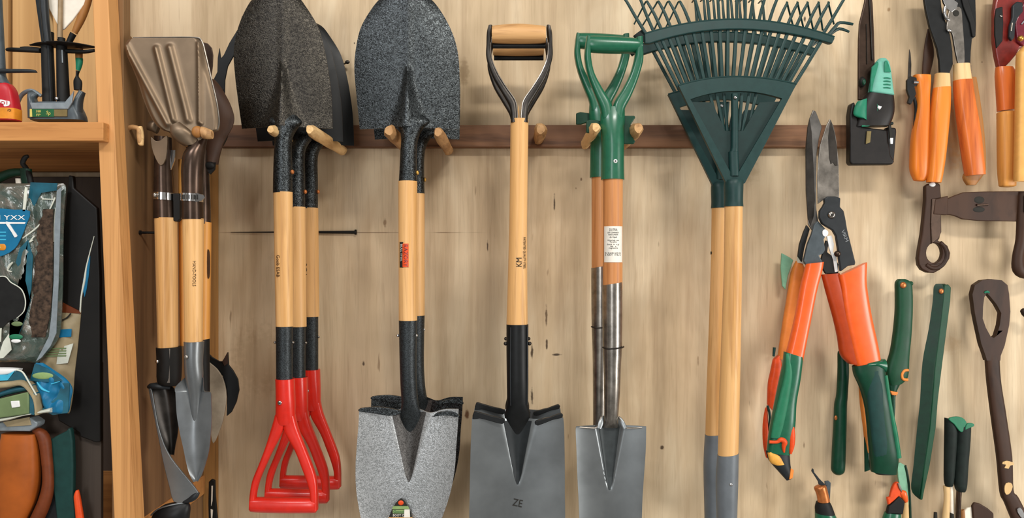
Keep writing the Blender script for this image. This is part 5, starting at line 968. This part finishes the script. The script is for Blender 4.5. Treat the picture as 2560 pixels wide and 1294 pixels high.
t.part('loop_handle', 'iron_brown', [t.plate([(2426, 735), (2432, 712), (2450, 700), (2474, 697), (2500, 700), (2514, 712), (2518, 735), (2521, 778), (2518, 812), (2507, 862), (2497, 888), (2496, 900), (2462, 900), (2458, 886), (2448, 858), (2438, 812), (2432, 782)], 16, 0, 1, [[(2456, 742), (2462, 732), (2470, 740), (2486, 760), (2498, 782), (2494, 812), (2486, 838), (2480, 843), (2472, 840), (2460, 818), (2452, 795), (2453, 765)]])], bevel=1.2)
t.part('twine', 'teal_mid', [t.tube([(2456, 731, 8, 2), (2462, 728, 10, 3), (2468, 731, 8, 1.5)], 2, 8)])
t.part('shaft', 'iron_brown', [t.loft([(2462, 885, 2497, 885, 8), (2467, 950, 2500, 948, 9), (2478, 1040, 2514, 1038, 9), (2492, 1140, 2528, 1140, 10), (2501, 1230, 2531, 1222, 10), (2512, 1256, 2543, 1240, 10), (2534, 1310, 2572, 1296, 11)], 4, 22, 3.4)])
t.part('worn_patch', 'cream_wood', [t.plate([(2500, 1151), (2510, 1148), (2526, 1152), (2528, 1158), (2518, 1160), (2514, 1168), (2504, 1166), (2508, 1158), (2499, 1156)], 3, 10, 1), t.plate([(2508, 1204), (2520, 1203), (2524, 1213), (2518, 1228), (2508, 1232), (2504, 1218)], 3, 10, 2)], label='bare patch with pale wood colour')
t.part('bright_spot', 'chrome', [t.plate([(2534, 1268), (2542, 1264), (2552, 1280), (2556, 1294), (2548, 1292), (2538, 1280)], 3, 12, 2)])
t = Tool('forged_iron_end', 'dark round iron end just showing at the right edge beside the D shaped loop', 'hardware', .05, 2566, 778, solo=True)
t.part('forged_iron_end', 'iron_brown', [t.loft([(2553, 782, 2560, 770, 6), (2556, 788, 2572, 772, 8), (2570, 800, 2590, 786, 9)], 4, 16, rnd=4)])

# ---------------------------------------------------------------- green tools low on the right
t = Tool('folding_saw', 'curved green folding saw handle with an orange button and orange ring', 'saw', .05, 2250, 990)
t.part('handle', 'green_grip', [t.loft([(2246, 697, 2262, 697, 8), (2239, 706, 2276, 706, 12), (2239, 730, 2279, 728, 13), (2239, 776, 2279, 780, 14), (2234, 830, 2276, 836, 14), (2226, 880, 2271, 890, 14), (2213, 926, 2268, 940, 14), (2222, 962, 2252, 958, 11)], 4, 26, 3.2)])
t.part('edge_strip', 'green_light', [t.tube([(2272, 720, 7, 4), (2273, 780, 7, 4), (2270, 836, 7, 4), (2265, 890, 7, 4), (2260, 920, 6, 3)], 4, 10)])
t.part('corner', 'green_grip', [t.ball(2275, 708, 5, 4, 6, 7)])
t.part('pivot_button', 'copper', [t.ball(2251.5, 712, 8, 13, 8, 4)])
t.part('orange_ring', 'orange_soft', [t.tube([(2264, 923, 12, 3.5), (2254, 924, 13, 3.5), (2248, 934, 13, 3.5), (2251, 945, 13, 3.5), (2263, 947, 12, 3.5)], 4, 10)])
t.part('orange_band', 'orange_soft', [t.plate([(2219, 974), (2228, 976), (2240, 978), (2236, 986), (2224, 985)], 6, 10, 1)], bevel=1.5)
t.part('tail', 'green_plastic_deep', [t.loft([(2218, 960, 2250, 960, 9), (2222, 985, 2239, 984, 8), (2226, 1020, 2238, 1016, 6), (2230, 1050, 2236, 1048, 4)], 4, 20)])
t = Tool('saw_sheath', 'long straight green saw sheath hanging by a copper button, left of the iron loop', 'sheath', .04, 2330, 1240)
t.part('sheath', 'dark_green', [t.loft([(2340, 709, 2362, 709, 5), (2334, 718, 2373, 720, 9), (2332, 750, 2371, 752, 10), (2322, 820, 2364, 822, 10), (2306, 905, 2352, 920, 10), (2300, 1000, 2342, 1000, 10), (2293, 1066, 2336, 1066, 10), (2284, 1160, 2322, 1160, 10), (2278, 1222, 2308, 1224, 9), (2298, 1247, 2304, 1245, 3)], 4, 4, 2)])
t.part('bright_side', 'green_grip', [t.plate([(2356, 712), (2366, 710), (2373, 718), (2371, 752), (2362, 822), (2350, 918), (2340, 1000), (2335, 1066), (2320, 1160), (2306, 1224), (2302, 1246), (2296, 1246), (2306, 1160), (2320, 1066), (2326, 1000), (2332, 918), (2344, 822), (2352, 752)], 6, 6, 1)], bevel=2)
t.part('button', 'copper', [t.ball(2347.5, 727, 6, 10, 7, 4)])
t = Tool('sleeve_grip', 'pair of dark green rolled rubber grips with wood and steel shafts below', 'grip', .05, 2392, 1225)
t.part('rubber_sleeve', 'grip_black', [t.loft([(2362, 1044, 2390, 1050, 12), (2362, 1080, 2392, 1080, 14), (2361, 1150, 2388, 1150, 13), (2361, 1200, 2383, 1205, 12), (2364, 1214, 2380, 1214, 8)], 3, 24)])
t.part('rubber_sleeve', 'grip_black', [t.loft([(2390, 1066, 2424, 1058, 14, 4), (2389, 1100, 2422, 1100, 15, 4), (2386, 1160, 2417, 1160, 14, 4), (2384, 1210, 2414, 1212, 13, 4), (2390, 1226, 2410, 1227, 8, 4)], 3, 24)])
t.part('curled_top', 'green_light', [t.plate([(2362, 1044), (2374, 1038), (2390, 1038), (2402, 1044), (2408, 1056), (2404, 1068), (2396, 1076), (2388, 1072), (2376, 1056)], 5, 14, 2), t.plate([(2406, 1056), (2414, 1053), (2424, 1055), (2424, 1061), (2412, 1066), (2402, 1070)], 5, 16, 2)], bevel=1.5)
t.part('wood_shaft', 'cream_wood', [t.loft([(2358, 1214, 2374, 1216, 7), (2360, 1250, 2374, 1250, 7), (2352, 1330, 2372, 1330, 8)], 3, 18)])
t.part('pale_shaft', 'cream_plastic', [t.loft([(2374, 1212, 2384, 1212, 5, -4), (2376, 1250, 2386, 1250, 5, -4), (2378, 1330, 2388, 1330, 5, -4)], 2, 16)])
t.part('steel_shaft', 'bronze_steel', [t.loft([(2389, 1224, 2402, 1226, 6, 4), (2387, 1270, 2399, 1270, 6, 4), (2388, 1330, 2400, 1330, 6, 4)], 2, 16)])
t.part('black_shaft', 'ink', [t.loft([(2338, 1282, 2346, 1282, 4, -6), (2336, 1330, 2348, 1330, 5, -6)], 1, 14)])
t.part('black_shaft', 'ink', [t.loft([(2374, 1280, 2384, 1284, 4), (2376, 1330, 2388, 1330, 5)], 1, 14)])
t = Tool('worn_leaf_blade', 'small brown worn metal leaf shape at the bottom between the grips and the iron tool', 'hand tool', .04, 2450, 1290)
t.part('brown_plate', 'iron_brown', [t.plate([(2426, 1262), (2432, 1253), (2446, 1256), (2466, 1268), (2480, 1280), (2481, 1330), (2440, 1330), (2428, 1290)], 8, 4, 1)], bevel=3)
t.part('pale_plate', 'cream_plastic', [t.plate([(2410, 1276), (2418, 1268), (2428, 1266), (2432, 1290), (2436, 1330), (2412, 1330)], 6, 0, 1)], bevel=2)
t.part('small_stub', 'brown_wood', [t.loft([(2400, 1276, 2410, 1272, 4), (2402, 1330, 2416, 1330, 5)], 1, 14)])
t = Tool('hook_knife', 'small knife with a curved hook blade, copper ferrule and black green handle at the bottom', 'knife', .05, 2060, 1290)
t.part('hook_blade', 'charcoal', [t.plate([(2028, 1168), (2031, 1170), (2033, 1178), (2046, 1194), (2058, 1206), (2066, 1211), (2060, 1214), (2044, 1208), (2042, 1200), (2032, 1184), (2026, 1175)], 4, 6, 1)], bevel=1)
t.part('back_plate', 'slate_plastic', [t.plate([(2062, 1202), (2072, 1201), (2077, 1206), (2075, 1250), (2068, 1250)], 6, -2, 1)], bevel=1.5)
t.part('copper_ferrule', 'copper', [t.loft([(2042, 1212, 2060, 1209, 9, 4), (2034, 1218, 2064, 1214, 13, 4), (2040, 1235, 2068, 1230, 13, 4), (2043, 1253, 2073, 1250, 13, 4)], 4, 22)])
t.part('black_collar', 'rubber_black', [t.loft([(2040, 1254, 2072, 1251, 15, 2), (2037, 1266, 2078, 1262, 17, 2), (2038, 1280, 2086, 1284, 18, 2)], 3, 24)])
t.part('green_handle', 'green_plastic', [t.loft([(2038, 1276, 2084, 1280, 19), (2038, 1296, 2092, 1296, 20), (2038, 1335, 2100, 1335, 20)], 3, 24)])
t = Tool('bypass_pruner', 'orange and black pruner head with a green handle at the bottom, below the green grip', 'pruner', .05, 2236, 1290)
t.part('orange_head', 'orange_red', [t.plate([(2240, 1201), (2246, 1206), (2248, 1220), (2256, 1230), (2252, 1244), (2243, 1238), (2232, 1248), (2217, 1260), (2214, 1240), (2221, 1240), (2226, 1218), (2232, 1206)], 10, 4, 1)], bevel=3)
t.part('steel_tip', 'worn_steel', [t.plate([(2238, 1204), (2243, 1204), (2250, 1220), (2248, 1226), (2242, 1216)], 4, 10, 1)], bevel=1)
t.part('orange_lobe', 'orange_plastic', [t.loft([(2245, 1232, 2252, 1222, 5, 6), (2250, 1242, 2262, 1226, 8, 6), (2258, 1254, 2267, 1246, 6, 6)], 4, 18)])
t.part('black_body', 'rubber_black', [t.plate([(2243, 1236), (2257, 1250), (2252, 1282), (2212, 1280), (2216, 1262), (2228, 1252)], 12, 6, 1)], bevel=3)
t.part('green_handle', 'green_plastic', [t.loft([(2212, 1279, 2252, 1282, 14), (2206, 1296, 2252, 1296, 16), (2200, 1335, 2252, 1335, 16)], 3, 24)])
t = Tool('mint_blade', 'pale mint blade with a dark green edge beside the orange pruner head', 'hand tool', .03, 2262, 1290)
t.part('blade', 'mint', [t.plate([(2242, 1158), (2250, 1155), (2262, 1162), (2268, 1190), (2274, 1235), (2273, 1262), (2262, 1258), (2250, 1225), (2244, 1190)], 5, 0, 1)], bevel=1.5)
t.part('dark_edge', 'dark_green', [t.tube([(2262, 1162, 2, 3), (2268, 1190, 2, 3), (2273, 1240, 2, 3), (2276, 1330, 2, 3)], 4, 10)])
t.part('wood_stick', 'cream_wood', [t.loft([(2256, 1252, 2268, 1252, 6, 4), (2253, 1290, 2270, 1290, 6, 4), (2252, 1330, 2270, 1330, 6, 4)], 2, 16)])
